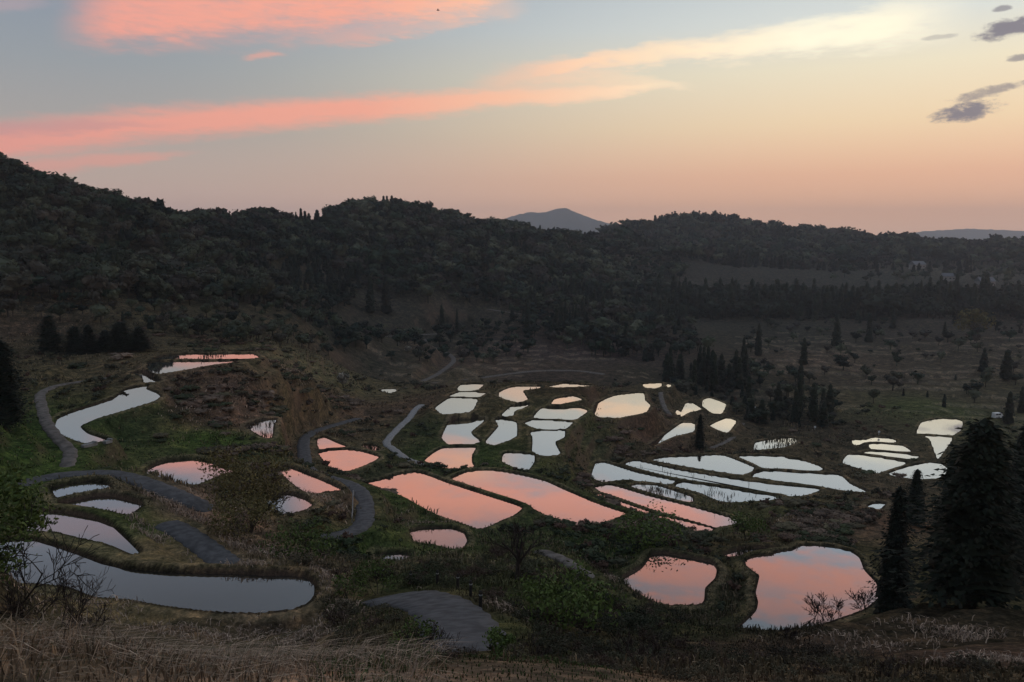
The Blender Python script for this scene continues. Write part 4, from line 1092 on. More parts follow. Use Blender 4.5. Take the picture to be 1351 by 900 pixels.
TONES = np.array([(.015, .026, .020), (.026, .040, .028), (.052, .066, .042), (.074, .084, .056), (.046, .042, .036), (.009, .017, .014), (.022, .038, .024)])
cand = []
for poly, sp, d0, d1, sd, kp, hs in WOODS:
    pts = scatter(poly, sp, d0, d1, sd, kp)
    r = np.random.default_rng(100 + sd)
    for q_ in pts: cand.append((r.uniform(*hs), q_, sd))
cand.sort(key=lambda c_: -c_[0] / c_[1][1] * (1.6 if c_[2] in (2, 7, 8, 9) else 1.0))
N_SINGLE = 285
for Ht, q_, sd in cand[:N_SINGLE]:
    lab, grp = WLAB[sd]
    tx, ty = project(*[np.array([v_]) for v_ in q_])
    if sd == 1:
        lab = 'rounded grey green tree ' + ('just under the crest' if ty[0] < 285 else 'midway up' if ty[0] < 345 else 'near the foot') + ' of the left hill, ' + ('at its left end' if tx[0] < 150 else 'above the left knoll' if tx[0] < 330 else 'towards the main hill')
    elif sd == 2:
        lab = 'low bushy tree on the rough slope ' + ('behind the black cedar clump' if tx[0] < 210 else 'behind the left knoll' if tx[0] < 360 else 'left of the dark cedar pair')
    s_ = Ht
    w_ = s_ * random.uniform(0.85, 1.35)
    o = link('broadleaf_tree', random.choice(BROAD), loc=q_, rz=random.uniform(0, 6.28), sc=(w_, w_, s_))
    tag(o, lab, 'tree', grp)


def forest(name, items, leaves, size, label):
    """all remaining trees of a wood as one mesh, tone by tree"""
    vs, ls, ss, ts, off = [], [], [], [], 0
    protos = []
    for k in range(5):
        mb = broad_mesh(70 + k, leaves, size, lobes=4)
        v = np.concatenate(mb.v); protos.append((v, np.array([i for f in mb.f for i in f]), np.array([len(f) for f in mb.f])))
    for k in range(3):
        mb = MB(); rc = np.random.default_rng(90 + k); cedar_foliage(mb, rc, 1.0, 0.24, 8, 6, 2, 0, power=.6); mb.m = mb.m
        v = np.concatenate(mb.v); protos.append((v, np.array([i for f in mb.f for i in f]), np.array([len(f) for f in mb.f])))
    r = np.random.default_rng(5)
    for Ht, q_, sd in items:
        con = fbm(np.array([q_[0] / 38]), np.array([q_[1] / 38]), 95, 2)[0] + r.normal() * .07 > 0.24
        v, l_, s_ = protos[5 + r.integers(3)] if con else protos[r.integers(5)]
        big = 0.72 + 0.75 * (fbm(np.array([q_[0] / 22]), np.array([q_[1] / 22]), 97, 2)[0] + .5)
        Ht = Ht * (big if not con else 1.15)
        a = r.uniform(0, 6.28); w_ = Ht * r.uniform(0.85, 1.45) * (1.5 if con else 1)
        ca, sa = math.cos(a), math.sin(a)
        vv = np.c_[(v[:, 0] * ca - v[:, 1] * sa) * w_, (v[:, 0] * sa + v[:, 1] * ca) * w_, v[:, 2] * Ht] + q_
        # groves of one kind stand together
        g_ = fbm(np.array([q_[0] / 45]), np.array([q_[1] / 45]), 90, 2)[0] + r.normal() * 0.18
        tone = TONES[int(np.clip((g_ + 0.5) * 7, 0, 6))] * r.uniform(0.65, 1.3)
        if con: tone = np.array([.010, .017, .013]) * r.uniform(.7, 1.3)
        if sd == 10: tone = tone * 0 + np.array([.022, .030, .020])
        vs.append(vv); ls.append(l_ + off); ss.append(s_); ts.append(np.broadcast_to(tone, vv.shape)); off += len(v)
    o = link(name, mesh_np(name, np.concatenate(vs), np.concatenate(ls), np.concatenate(ss), M_tint, None, False, np.concatenate(ts)))
    return tag(o, label, 'woodland', kind='stuff')


rest = cand[N_SINGLE:]
print('trees', len(cand), 'left', sum(c_[2] in (1, 2) for c_ in rest), 'main', sum(c_[2] in (3, 5, 7, 8, 9, 10) for c_ in rest), 'far', sum(c_[2] in (4, 6) for c_ in rest))
forest('forest', [c_ for c_ in rest if c_[2] in (1, 2)], 60, 0.105, 'grey green wood covering the big left hill')
forest('forest', [c_ for c_ in rest if c_[2] in (3, 5, 7, 8, 9, 10)], 44, 0.12, 'dark wood covering the main hill and the valley behind the terraces')
forest('forest', [c_ for c_ in rest if c_[2] in (4, 6)], 24, 0.15, 'hazy wood on the far ridge at the right')

# ------------------------------------------------------------------ the blue mountain and the last ridges
M_mount = simple('mountain_forest', (0.05, 0.055, 0.05), 1.0, 0.0, 0.004, 0.2)


def ridge(name, pts, dist, depth, label, seed):
    """a mountain from its crest line (px, py): real slopes fore and aft"""
    px_ = np.linspace(pts[0][0], pts[-1][0], 90)
    py_ = np.interp(px_, [p_[0] for p_ in pts], [p_[1] for p_ in pts])
    r = np.random.default_rng(seed)
    rows = np.linspace(-1, 1, 25); V = []
    for s_ in rows:
        for k, (x, y) in enumerate(zip(px_, py_)):
            c_ = at_d(x, y, dist)
            base = ZC - 75
            fall = (1 - abs(s_)) ** 1.25
            z = base + max(0, c_[2] - base) * fall * (1 + 0.10 * math.sin(k * 0.55 + s_ * 4) * (abs(s_) > .05)) + r.normal() * 3
            V.append((c_[0], dist + s_ * depth, z))
    nn = len(px_); idx = np.arange(len(V)).reshape(-1, nn)
    f = np.stack([idx[:-1, :-1], idx[:-1, 1:], idx[1:, 1:], idx[1:, :-1]], -1).reshape(-1, 4)
    o = link(name, mesh_np(name, V, f.ravel(), np.full(len(f), 4), M_mount, None, True))
    return tag(o, label, 'mountain', kind='structure')


ridge('mountain', [(560,325),(620,312),(660,291),(676,285),(700,280),(720,280.5),(738,274.5),(748,275),(765,282),(785,290),(805,296),(850,308),(900,325)], 8000, 1200, 'blue twin peaked mountain far behind the dip in the hills', 3)
ridge('mountain', [(1080,325),(1150,312),(1200,307),(1240,304),(1275,302),(1310,303),(1351,305),(1450,312),(1550,325)], 8800, 420, 'faint blue ridge low on the horizon at the right', 4)

# ------------------------------------------------------------------ undergrowth: tufts, weeds, reeds, straw
def sample_idx(x, y):
    r_ = np.hypot(x, y - OY); t_ = np.arctan2(x, y - OY)
    return np.interp(np.log(r_), np.log(rr), np.arange(NR_)).astype(int).clip(0, NR_ - 1), ((t_ - TH0) / (TH1 - TH0) * (NC_ - 1)).astype(int).clip(0, NC_ - 1)


VIS2 = np.ones(GX.shape, bool)
VIS2[1:] = (GZ[1:] + 0.9 - ZC) / np.maximum(dcam[1:], 1) > horiz[:-1]
in_frame = (GPX > -60) & (GPX < W0 + 60) & (GPY < H0 + 60)


# how tall a plant may grow here before it hides the water behind it
nxt = np.full(GX.shape, 1e6)
cur = np.full(NC_, 1e6)
for i in range(NR_ - 1, -1, -1):
    cur = np.where(pond_sd[i] < 0, RR[i], cur); nxt[i] = cur
HMAX = np.clip((nxt - RR) * np.clip((ZC - GZ) / np.maximum(dcam, 1), 0.02, 1) * 0.8, 0.05, 6)


def hmax(p): return HMAX[sample_idx(p[:, 0], p[:, 1])]


def pick(mask, N, r):
    ij = np.argwhere(mask)
    k = ij[r.choice(len(ij), min(N, len(ij)), replace=len(ij) < N)]
    i, j = k[:, 0], k[:, 1]
    i2, j2 = np.minimum(i + 1, NR_ - 1), np.minimum(j + 1, NC_ - 1)
    a, b_ = r.random(len(k)), r.random(len(k))
    mix = lambda G: (G[i, j] * (1 - a) * (1 - b_) + G[i2, j] * a * (1 - b_) + G[i, j2] * (1 - a) * b_ + G[i2, j2] * a * b_)
    return np.c_[mix(GX), mix(GY), mix(GZ)], GC[i, j]


class Blades:
    def __init__(s): s.v, s.l, s.s, s.t, s.n = [], [], [], [], 0
    def add(s, base, height, width, lean, tint, r, bend=0.5, tilt=None):
        """tapering blades of two pieces; arrays per blade"""
        N = len(base)
        a = r.uniform(0, 2 * math.pi, N) if tilt is None else tilt + r.normal(size=N) * 0.6
        ld = np.c_[np.cos(a), np.sin(a), np.zeros(N)]
        fa = r.uniform(0, 2 * math.pi, N)
        wd = np.c_[np.cos(fa), np.sin(fa), np.zeros(N)] * (width / 2)[:, None]
        up = np.array([0, 0, 1.0])
        h, le = height[:, None], lean[:, None]
        mid = base + up * h * 0.58 + ld * h * le * 0.3
        tip = base + up * h * (1 - 0.45 * le * bend * 2).clip(0.3) + ld * h * le
        b0 = base - up * 0.06
        V = np.stack([b0 - wd, b0 + wd, mid + wd * 0.75, mid - wd * 0.75, tip], 1).reshape(-1, 3)
        k = (np.arange(N) * 5)[:, None] + s.n
        s.l.append((k + np.array([0, 1, 2, 3, 3, 2, 4])).ravel()); s.s.append(np.tile([4, 3], N))
        s.v.append(V); s.t.append(np.repeat(tint, 5, 0)); s.n += 5 * N
    def obj(s, name, label, cat):
        o = link(name, mesh_np(name, np.concatenate(s.v), np.concatenate(s.l), np.concatenate(s.s), M_tint, None, False, np.concatenate(s.t)))
        return tag(o, label, cat, kind='stuff')


r = np.random.default_rng(31)
dry = (pond_sd > 0.25) & (road_d > 0.25) & in_frame & VIS2
# weeds and dead stalks over the banks
B = Blades()
zone = dry & (RR > 26) & (RR < 300)
edge = np.where((pond_sd < 1.4), 0.5, 1.0)
pts, c_ = pick(zone & (r.random(GX.shape) < edge), 17000, r)
reps = 5
base = np.repeat(pts, reps, 0); dist = np.hypot(base[:, 0], base[:, 1])
base = base + np.c_[r.normal(size=(len(base), 2)) * (0.10 + 0.0018 * dist)[:, None], np.zeros(len(base))]
patch = fbm(base[:, 0] / 9, base[:, 1] / 9, 61, 3)
tall = np.clip(0.55 + patch * 1.3, 0.15, 1.3)
near_edge = pond_sd[sample_idx(base[:, 0], base[:, 1])] < 1.3
hgt = r.uniform(0.25, 0.8, len(base)) * tall * np.where(near_edge, 0.28, 1.0) * np.clip(dist / 75, 0.35, 1)
hgt = np.minimum(hgt, hmax(base) + .08)
tn = np.repeat(c_, reps, 0) * r.uniform(0.6, 1.5, (len(base), 1))
straw = ((r.random(len(base)) < 0.22 + 0.5 * np.clip(patch, 0, 1)) & (dist > 48))[:, None]
tn = np.where(straw, tn * 0.5 + np.array([.19, .14, .095]) * r.uniform(.5, 1.2, (len(base), 1)), tn)
B.add(base, hgt, 0.035 + 0.0011 * dist, r.uniform(0.15, 0.9, len(base)), tn, r)
B.obj('grass', 'rough grass and dead stalks on the banks between the paddies', 'grass')

# fine cover of the near slope
B = Blades()
nearz = in_frame & (GPY < H0 + 40) & (RR > 18.5) & (RR < 68) & (road_d > 0.2) & (pond_sd > 0.3) & VIS2
pts, c_ = pick(nearz, 60000, r)
ppx, ppy = project(pts[:, 0], pts[:, 1], pts[:, 2])
patch = fbm(pts[:, 0] / 2.2, pts[:, 1] / 2.2, 66, 3)
right = np.clip((ppx - 500) / 90, 0, 1)
hgt = r.uniform(0.14, 0.42, len(pts)) * (1 - right * np.clip(1.25 - np.hypot(pts[:, 0], pts[:, 1]) / 60, 0.3, .75)) * np.clip(0.7 + patch, 0.2, 1.5) * np.where(pond_sd[sample_idx(pts[:, 0], pts[:, 1])] < 1.4, 0.22, 1)
tn = c_ * r.uniform(0.5, 1.6, (len(pts), 1))
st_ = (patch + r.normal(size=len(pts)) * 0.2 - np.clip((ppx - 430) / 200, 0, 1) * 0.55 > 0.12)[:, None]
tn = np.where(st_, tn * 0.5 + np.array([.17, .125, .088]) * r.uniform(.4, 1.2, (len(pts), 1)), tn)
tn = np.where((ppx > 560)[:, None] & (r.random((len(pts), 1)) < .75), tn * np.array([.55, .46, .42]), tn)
gg = (fbm(pts[:, 0] / 3.5, pts[:, 1] / 3.5, 68, 3) > 0.02) & (r.random(len(pts)) < .7) & (ppx > 420) & (ppx < 980)
tn = np.where(gg[:, None], np.array([.055, .078, .026]) * r.uniform(.6, 1.5, (len(pts), 1)), tn)
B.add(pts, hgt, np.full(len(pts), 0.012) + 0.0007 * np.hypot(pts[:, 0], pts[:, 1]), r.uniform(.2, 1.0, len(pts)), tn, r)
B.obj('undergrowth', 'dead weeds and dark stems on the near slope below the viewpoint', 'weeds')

# pale straw of last year's pampas grass along the lower left edge
B = Blades()
sm = in_frame & (RR > 18.5) & (RR < 36) & (GPX > -80) & (GPX < 570) & (GPY > 836) & (GPY < H0 + 40) & (pond_sd > 3) & (road_d > 0.8)
pts, c_ = pick(sm, 42000, r)
ppx, ppy = project(pts[:, 0], pts[:, 1], pts[:, 2])
keep = fbm(pts[:, 0] / 2.5, pts[:, 1] / 2.5, 12, 3) + 0.25 + r.normal(size=len(pts)) * .12 > 0
pts = pts[keep]
tn = np.array([.46, .34, .25]) * r.uniform(.45, 1.3, (len(pts), 1)) * np.array([1, 1, 1])
gr = (r.random(len(pts)) < 0.14)[:, None]
tn = np.where(gr, np.array([.06, .075, .03]) * r.uniform(.6, 1.3, (len(pts), 1)), tn)
dn = np.clip(np.hypot(pts[:, 0], pts[:, 1]) / 14, .5, 1)
B.add(pts, r.uniform(0.16, 0.6, len(pts)) * dn, r.uniform(0.007, 0.016, len(pts)) * dn, r.uniform(.8, 2.4, len(pts)), tn, r, 0.6, tilt=0.3)
B.obj('grass', 'pale flattened straw of tall grass along the lower left edge', 'straw')

# reeds standing in the water of a few paddies
B = Blades()
for key_, cnt_ in (('small silver pool full', 110), ('reedy glinting', 300), ('with reeds between', 260), ('sliver of reedy', 120), ('narrow reedy', 260), ('thin pale strip', 120), ('longest pale', 60), ('long pink strip', 90), ('blue strip paddy at the near edge', 130), ('thin far pink', 150), ('pink scrap', 60)):
    p = next(q_ for q_ in paddy if key_ in q_['lab'])
    o = p['out']; lo, hi = o.min(0), o.max(0)
    g = r.uniform(lo, hi, (cnt_ * 4, 2))
    full = key_ in ('small silver pool full', 'reedy glinting', 'sliver of reedy')
    k = inside([tuple(q_) for q_ in o], g[:, 0], g[:, 1])
    cl = fbm(g[:, 0] / 2.0, g[:, 1] / 2.0, 44, 2) + r.normal(size=len(g)) * .08 > (0.02 if full else 0.16)
    if key_ == 'long pink strip': cl &= g[:, 0] > lo[0] + 0.82 * (hi[0] - lo[0])
    if key_ == 'thin far pink': cl = (g[:, 0] > lo[0] + .42 * (hi[0] - lo[0])) & (g[:, 0] < lo[0] + .60 * (hi[0] - lo[0]))
    g = g[k & cl][:cnt_]
    if not len(g): continue
    b3 = np.c_[g, np.full(len(g), p['z'] - .1)]
    B.add(b3, r.uniform(0.4, 1.1, len(g)), 0.02 + 0.0006 * np.hypot(g[:, 0], g[:, 1]), r.uniform(.1, .6, len(g)), np.array([.06, .05, .03]) * r.uniform(.4, 1.5, (len(g), 1)), r)
B.obj('reed_foliage', 'dark reeds and stubble standing in the shallow paddies', 'reeds')

# low bushes spread over the banks
vs, ls, ss, ts, off = [], [], [], [], 0
pro = []
for k in range(5):
    mb = MB(); rb = np.random.default_rng(300 + k); crown(mb, rb, 0.5, 0.8, 0.0, 4, 34, 0.13, 0, 0.7)
    pro.append((np.concatenate(mb.v), np.array([i for f in mb.f for i in f]), np.array([len(f) for f in mb.f])))
bz = dry & (RR > 84) & (RR < 330) & (pond_sd > 1.8) & (road_d > 1.2)
pn = fbm(GX / 16, GY / 16, 71, 3)
pts, c_ = pick(bz & (pn > 0.05), 1500, r)
for q_, cc1 in zip(pts, c_):
    v, l_, s_ = pro[r.integers(5)]
    a = r.uniform(0, 6.28); h_ = min(r.uniform(0.45, 1.5) * (1.0 if q_[1] < 230 else 1.7), hmax(q_[None])[0] + .1); w_ = h_ * r.uniform(.9, 1.7)
    ca, sa = math.cos(a), math.sin(a)
    vs.append(np.c_[(v[:, 0] * ca - v[:, 1] * sa) * w_, (v[:, 0] * sa + v[:, 1] * ca) * w_, v[:, 2] * h_ - .05] + q_)
    tone = (cc1 * 0.45 + TONES[r.integers(7)] * 0.5) * r.uniform(0.7, 1.3)
    if r.random() < .2: tone = np.array([.085, .05, .036]) * r.uniform(.6, 1.2)
    ls.append(l_ + off); ss.append(s_); ts.append(np.broadcast_to(tone, v.shape)); off += len(v)
tag(link('shrubbery', mesh_np('shrubbery', np.concatenate(vs), np.concatenate(ls), np.concatenate(ss), M_tint, None, False, np.concatenate(ts))),
    'low mixed scrub growing over the steep banks', 'scrub', kind='stuff')

# finer scrub on the near slope
pro = []
for k in range(4):
    mb = MB(); rb = np.random.default_rng(340 + k)
    for c, s_ in crown_lobes(rb, 0.5, 0.85, 5):
        dd = rand_dirs(rb, 46); mb.quads(leaf_quads(rb, c + dd * s_ * rb.uniform(.35, 1.2, (46, 1)), dd, 0.052, 0.5), 0)
    for j in range(9):
        a = rb.uniform(0, 6.28); mb.tube([[0, 0, -.1], [math.cos(a) * .18, math.sin(a) * .18, .4], [math.cos(a) * .42, math.sin(a) * .42, rb.uniform(.6, 1.05)]], [.012, .009, .004], 3, 0, False)
    pro.append((np.concatenate(mb.v), np.array([i for f in mb.f for i in f]), np.array([len(f) for f in mb.f])))
vs, ls, ss, ts, off = [], [], [], [], 0
bz = dry & (RR > 24) & (RR < 86) & (pond_sd > 1.5) & (road_d > 0.9) & (GPX > 380) & (GPX < 1380) & (GPY < 915) & ~((GPX > 905) & (GPX < 1160) & (GPY > 790) & (GPY < 850))
pn = fbm(GX / 7, GY / 7, 74, 3)
pts, c_ = pick(bz & (pn > -0.12), 800, r)
for q_, cc1 in zip(pts, c_):
    v, l_, s_ = pro[r.integers(4)]
    a = r.uniform(0, 6.28); h_ = min(r.uniform(0.35, 1.05) * min(1.0, q_[1] / 34), hmax(q_[None])[0] + .12); w_ = h_ * r.uniform(1.0, 1.8)
    ca, sa = math.cos(a), math.sin(a)
    vs.append(np.c_[(v[:, 0] * ca - v[:, 1] * sa) * w_, (v[:, 0] * sa + v[:, 1] * ca) * w_, v[:, 2] * h_ - .05] + q_)
    tone = (cc1 * 0.5 + TONES[r.integers(7)] * 0.4) * r.uniform(0.7, 1.3)
    if r.random() < .3: tone = np.array([.085, .056, .042]) * r.uniform(.6, 1.2)
    ls.append(l_ + off); ss.append(s_); ts.append(np.broadcast_to(tone, v.shape)); off += len(v)
tag(link('shrubbery', mesh_np('shrubbery', np.concatenate(vs), np.concatenate(ls), np.concatenate(ss), M_tint, None, False, np.concatenate(ts))),
    'thin leaved scrub on the near slope below the viewpoint', 'scrub', kind='stuff')

# russet and olive mounds of bracken and dwarf bamboo on the open flanks
vs, ls, ss, ts, off = [], [], [], [], 0
pro = []
for k in range(4):
    mb = MB(); rb = np.random.default_rng(380 + k); crown(mb, rb, 0.5, 0.55, -0.05, 6, 150, 0.055, 0, 0.86)
    pro.append((np.concatenate(mb.v), np.array([i for f in mb.f for i in f]), np.array([len(f) for f in mb.f])))
fl = dry & (RR > 100) & (RR < 250) & (pond_sd > 2.2) & (road_d > 1.5) & (((GPX > 200) & (GPX < 480)) | ((GPX > 760) & (GPX < 900)) | ((GPX > 1000) & (GPX < 1180) & (GPY > 640)) | (r.random(GX.shape) < .12))
pts, c_ = pick(fl & (fbm(GX / 12, GY / 12, 72, 3) > 0.0), 420, r)
for q_, cc1 in zip(pts, c_):
    v, l_, s_ = pro[r.integers(4)]
    a = r.uniform(0, 6.28); h_ = min(r.uniform(0.6, 2.0), hmax(q_[None])[0] * 1.4 + .1); w_ = h_ * r.uniform(1.5, 2.6)
    ca, sa = math.cos(a), math.sin(a)
    vs.append(np.c_[(v[:, 0] * ca - v[:, 1] * sa) * w_, (v[:, 0] * sa + v[:, 1] * ca) * w_, v[:, 2] * h_] + q_)
    tone = np.array([(.13, .085, .062), (.10, .085, .05), (.16, .115, .085), (.05, .06, .03)][r.integers(4)]) * r.uniform(0.7, 1.25)
    ls.append(l_ + off); ss.append(s_); ts.append(np.broadcast_to(tone, v.shape)); off += len(v)
tag(link('shrubbery', mesh_np('shrubbery', np.concatenate(vs), np.concatenate(ls), np.concatenate(ss), M_tint, None, False, np.concatenate(ts))),
    'russet and olive mounds of bracken on the open flanks of the knolls', 'scrub', kind='stuff')

# grass leaning over the rims of the paddies, and pale straw lying in drifts
B = Blades()
pts, c_ = pick(in_frame & VIS2 & (pond_sd > 0.12) & (pond_sd < 0.75) & (RR > 45) & (RR < 125), 9000, r)
dist = np.hypot(pts[:, 0], pts[:, 1])
tn = c_ * r.uniform(.5, 1.5, (len(pts), 1)) * np.array([1, 1, .9])
B.add(pts, r.uniform(.06, .2, len(pts)), 0.02 + .0009 * dist, r.uniform(.3, 1.1, len(pts)), tn, r)
for x, y, rad, n_ in [(235, 668, 3.2, 420), (262, 688, 2.8, 380), (292, 722, 2.4, 300), (345, 732, 2.6, 320), (392, 738, 2.6, 320), (425, 762, 2.2, 320), (432, 662, 3.5, 260), (150, 796, 2.5, 260), (205, 712, 1.6, 160), (560, 700, 3, 160), (270, 545, 6, 260), (330, 530, 6, 260), (390, 492, 6, 260), (1075, 690, 6, 300), (1265, 840, 2.2, 380), (1300, 870, 1.8, 420), (200, 832, 2.6, 300), (270, 838, 2.6, 300), (340, 842, 2.6, 300), (405, 838, 2.4, 300), (60, 800, 2.4, 260), (296, 680, 1.6, 320), (190, 683, 1.2, 260), (322, 751, 1.5, 300), (796, 769, 1.2, 200), (408, 712, 1.8, 260), (508, 786, 1.2, 220), (555, 614, 1.5, 200), (1112, 842, 2.4, 120), (1165, 852, 2.4, 120), (1205, 822, 2.5, 120), (450, 800, 2.2, 260), (660, 800, 2.2, 200)]:
    d = find_d(x, y); g0 = tree_at(x, d)
    g = g0[:2] + r.normal(size=(n_, 2)) * rad * 0.5
    i, j = sample_idx(g[:, 0], g[:, 1]); k = (pond_sd[i, j] > .3) & (road_d[i, j] > .3); g = g[k]
    B.add(np.c_[g, ground(g[:, 0], g[:, 1])], r.uniform(.25, .7, len(g)) * min(1, d / 55), np.full(len(g), .018 + .0009 * d), r.uniform(.5, 1.5, len(g)), np.array([.50, .375, .29]) * r.uniform(.4, 1.25, (len(g), 1)), r)
B.obj('grass', 'pale dry grass lying in drifts and along the paddy rims', 'grass')

# ------------------------------------------------------------------ single trees and shrubs one can point at
def hgt_px(px, py, npx, d=None):
    d = d if d else find_d(px, py)
    loc = tree_at(px, d)
    return loc, npx * math.hypot(d, ZC - loc[2]) / FPX


def leafy(name, px, py, top, wpx, label, cat, mat, seed, d=None, leaves=1400, lsize=0.14, lobes=8, dens_in=0.5, depth=3):
    loc, Ht = hgt_px(px, py, py - top, d); R = wpx / 2 * Ht / max(py - top, 1)
    r = np.random.default_rng(seed)
    e = link(name, None, loc=loc, rz=seed % 6)
    tb = MB()
    for k in range(3):
        bare_branches(tb, r, np.array([r.normal() * .08, r.normal() * .08, -.2]), np.array([r.normal() * .45, r.normal() * .45, 1.0]), Ht * .42, (0.024 if cat == 'tree' else 0.011) * Ht ** .8, depth, 0.6, 0.22, 0.010, 3)
    tb.obj('trunk', M_bark, e)
    mb = MB()
    lob = crown_lobes(r, R, Ht * 0.86, lobes)
    per = leaves // len(lob)
    for c, s_ in lob:
        dd = rand_dirs(r, per)
        rad = r.uniform(dens_in, 1.15, (per, 1))
        k = fbm(dd[:, 0] * 2.5 + 9, dd[:, 1] * 2.5 + dd[:, 2] * 2 + 9, seed, 2) > -0.22
        mb.quads(leaf_quads(r, (c + dd * s_ * rad + [0, 0, Ht * .14])[k], dd[k], lsize), 0)
    mb.obj('crown', mat, e)
    return tag(e, label, cat)


leafy('broadleaf_tree', 330, 704, 585, 128, 'spreading olive brown tree hanging over the orange paddies', 'tree', M_olive, 501, leaves=4300, lsize=0.13, lobes=13, dens_in=.35)
leafy('shrub', 318, 716, 655, 100, 'low olive thicket round the foot of the spreading tree', 'shrub', M_olive, 514, leaves=2000, lsize=0.11, lobes=10)
leafy('shrub', 500, 785, 728, 64, 'small thin leaved tree in front of the pink scrap of paddy', 'shrub', M_fresh, 502, leaves=800, lsize=0.085)
leafy('shrub', 985, 712, 676, 62, 'round green bush at the right end of the long pink strip', 'shrub', M_fresh, 503, leaves=900, lsize=0.16)
leafy('shrub', 745, 830, 762, 150, 'wide dark green thicket below the short pale track', 'shrub', M_fresh, 504, leaves=2600, lsize=0.10, lobes=12)
leafy('shrub', 850, 722, 684, 110, 'low dark green thicket beneath the long pink strip', 'shrub', M_fresh, 505, leaves=1800, lsize=0.17, lobes=10)
leafy('shrub', 400, 735, 700, 105, 'dark green thicket left of the road bend', 'shrub', M_fresh, 506, leaves=1700, lsize=0.12, lobes=10)
leafy('shrub', 548, 872, 826, 80, 'bright green bush at the near side of the asphalt bend', 'shrub', M_fresh, 507, leaves=1300, lsize=0.055)
leafy('shrub', 466, 792, 756, 56, 'light green bush beside the rounded end of the dark paddy', 'shrub', M_fresh, 508, leaves=800, lsize=0.07)
leafy('shrub', 285, 585, 572, 26, 'small fresh green bush on the red brown bank', 'shrub', M_fresh, 509, leaves=350, lsize=0.13)
leafy('shrub', 662, 872, 834, 50, 'dark green bush right of the asphalt bend', 'shrub', M_fresh, 512, leaves=1200, lsize=0.055)
leafy('shrub', 4, 830, 628, 150, 'leafy green shrub filling the left edge in front of the paddies', 'shrub', M_fresh, 510, d=19, leaves=5200, lsize=0.060, lobes=13, dens_in=.25)
leafy('broadleaf_tree', 453, 512, 490, 17, 'pale round tree standing alone at the foot of the left knoll', 'tree', M_pale, 511, leaves=420, lsize=0.42)
leafy('broadleaf_tree', 1283, 446, 404, 46, 'broad russet tree below the cedar belt at the right', 'tree', M_olive, 513, leaves=900, lsize=1.0)
for i, (x, y, w, lab) in enumerate([(538,466,9,'small pale tree left of the winding valley track'),(345,372,22,'pale grey tree low on the left hill'),(755,455,20,'pale bushy tree in the middle of the valley'),(290,395,22,'pale tree above the left knoll')]):
    leafy('broadleaf_tree', x, y, y - w * 0.9, w, lab, 'tree', M_pale if i < 1 else M_broad, 520 + i, leaves=300, lsize=0.7, depth=2)


def bare(name, px, py, top, label, seed, d=None, stems=1, spread=0.6, depth=4, kids=3, up=0.25, L=0.42):
    loc, Ht = hgt_px(px, py, py - top, d)
    r = np.random.default_rng(seed); mb = MB()
    tw = 0.00030 * math.hypot(loc[1], ZC - loc[2])
    for k in range(stems):
        ang = 6.28 * k / stems + r.uniform(-.4, .4)
        off_ = np.array([math.cos(ang), math.sin(ang), 0]) * (0.12 * Ht if stems > 1 else 0)
        dv = np.array([0.08, 0, 1.0]) if stems == 1 else np.array([math.cos(ang) * .55, math.sin(ang) * .55, 1.0])
        bare_branches(mb, r, off_ + [0, 0, -.15], dv, Ht * L, (0.030 if stems == 1 else 0.009) * Ht, depth, spread, up, tw, kids)
    o = mb.obj(name, M_twig)
    o.location = [float(q_) for q_ in loc]
    return tag(o, label, 'tree' if stems == 1 else 'shrub')


bare('bare_tree', 682, 765, 655, 'leafless tree in front of the right tip of the large orange paddy', 601, stems=1, spread=.5, depth=4, up=.34, L=.50)
for i, (x, y, tp, st, d, lab) in enumerate([(1086,822,778,6,None,'bare twiggy shrub rising into the reflection of the great pink pool'),(1140,806,776,5,None,'smaller bare shrub between the great pink pool and the slim cedar'),(1042,843,822,4,None,'low bare shrub at the near rim of the great pink pool'),
                                      (78,815,716,6,19,'bare branching shrub in front of the long dark paddy'),(120,818,762,5,19.5,'low bare shrub beside the straw at the left'),(34,800,715,5,19.5,'bare shrub tangled in the green one at the left edge'),
                                      (560,880,815,6,None,'thin dead stems in front of the asphalt bend'),(850,880,820,6,None,'dead twiggy stems at the bottom middle'),(1170,905,860,5,None,'pale bare stems at the bottom edge of the brown slope'),
                                      (700,880,830,6,None,'dead twigs right of the asphalt bend'),(425,880,835,5,None,'brown stems above the pale straw')]):
    bare('bare_shrub', x, y, tp, lab, 610 + i, d, st, .6, 3, 3, .3, .45)

# ------------------------------------------------------------------ roadside posts and small things
for i, (x, y, lab) in enumerate([(505,783,'leftmost dark post along the outer edge of the asphalt bend'),(542,781,'second dark post from the left along the asphalt bend'),(577,786,'middle dark post along the asphalt bend'),(604,797,'dark post where the asphalt bend turns down'),(621,812,'dark post on the right side of the asphalt bend'),(634,833,'nearest dark post on the right side of the asphalt bend')]):
    d = [45.6, 45.0, 43.2, 40.2, 37.2, 33.8][i]
    loc = tree_at(x, d)
    e = link('guard_post', None, loc=loc)
    mb = MB(); mb.tube([[0, 0, -.3], [0, 0, .35], [0.01, 0, .78], [0.012, 0, .84]], [.085, .082, .078, .05], 8); mb.obj('post', M_post, e)
    mb = MB(); mb.tube([[0.008, 0, .62], [0.009, 0, .68]], [.086, .086], 8); mb.obj('band', M_metal, e)
    tag(e, lab, 'post', 'dark posts along the asphalt bend')
gp = [(467,648,31.6),(466,659,31.2),(465.5,671,30.7),(464.5,684,30.2)]
gl_ = [tree_at(x, at(x, y, h)[1]) for x, y, h in gp]
e = link('guard_rail', None, loc=gl_[0])
mb = MB(); mb.tube([q_ - gl_[0] + [0, 0, .62] for q_ in gl_], .06, 5); mb.obj('rail', M_conc, e)
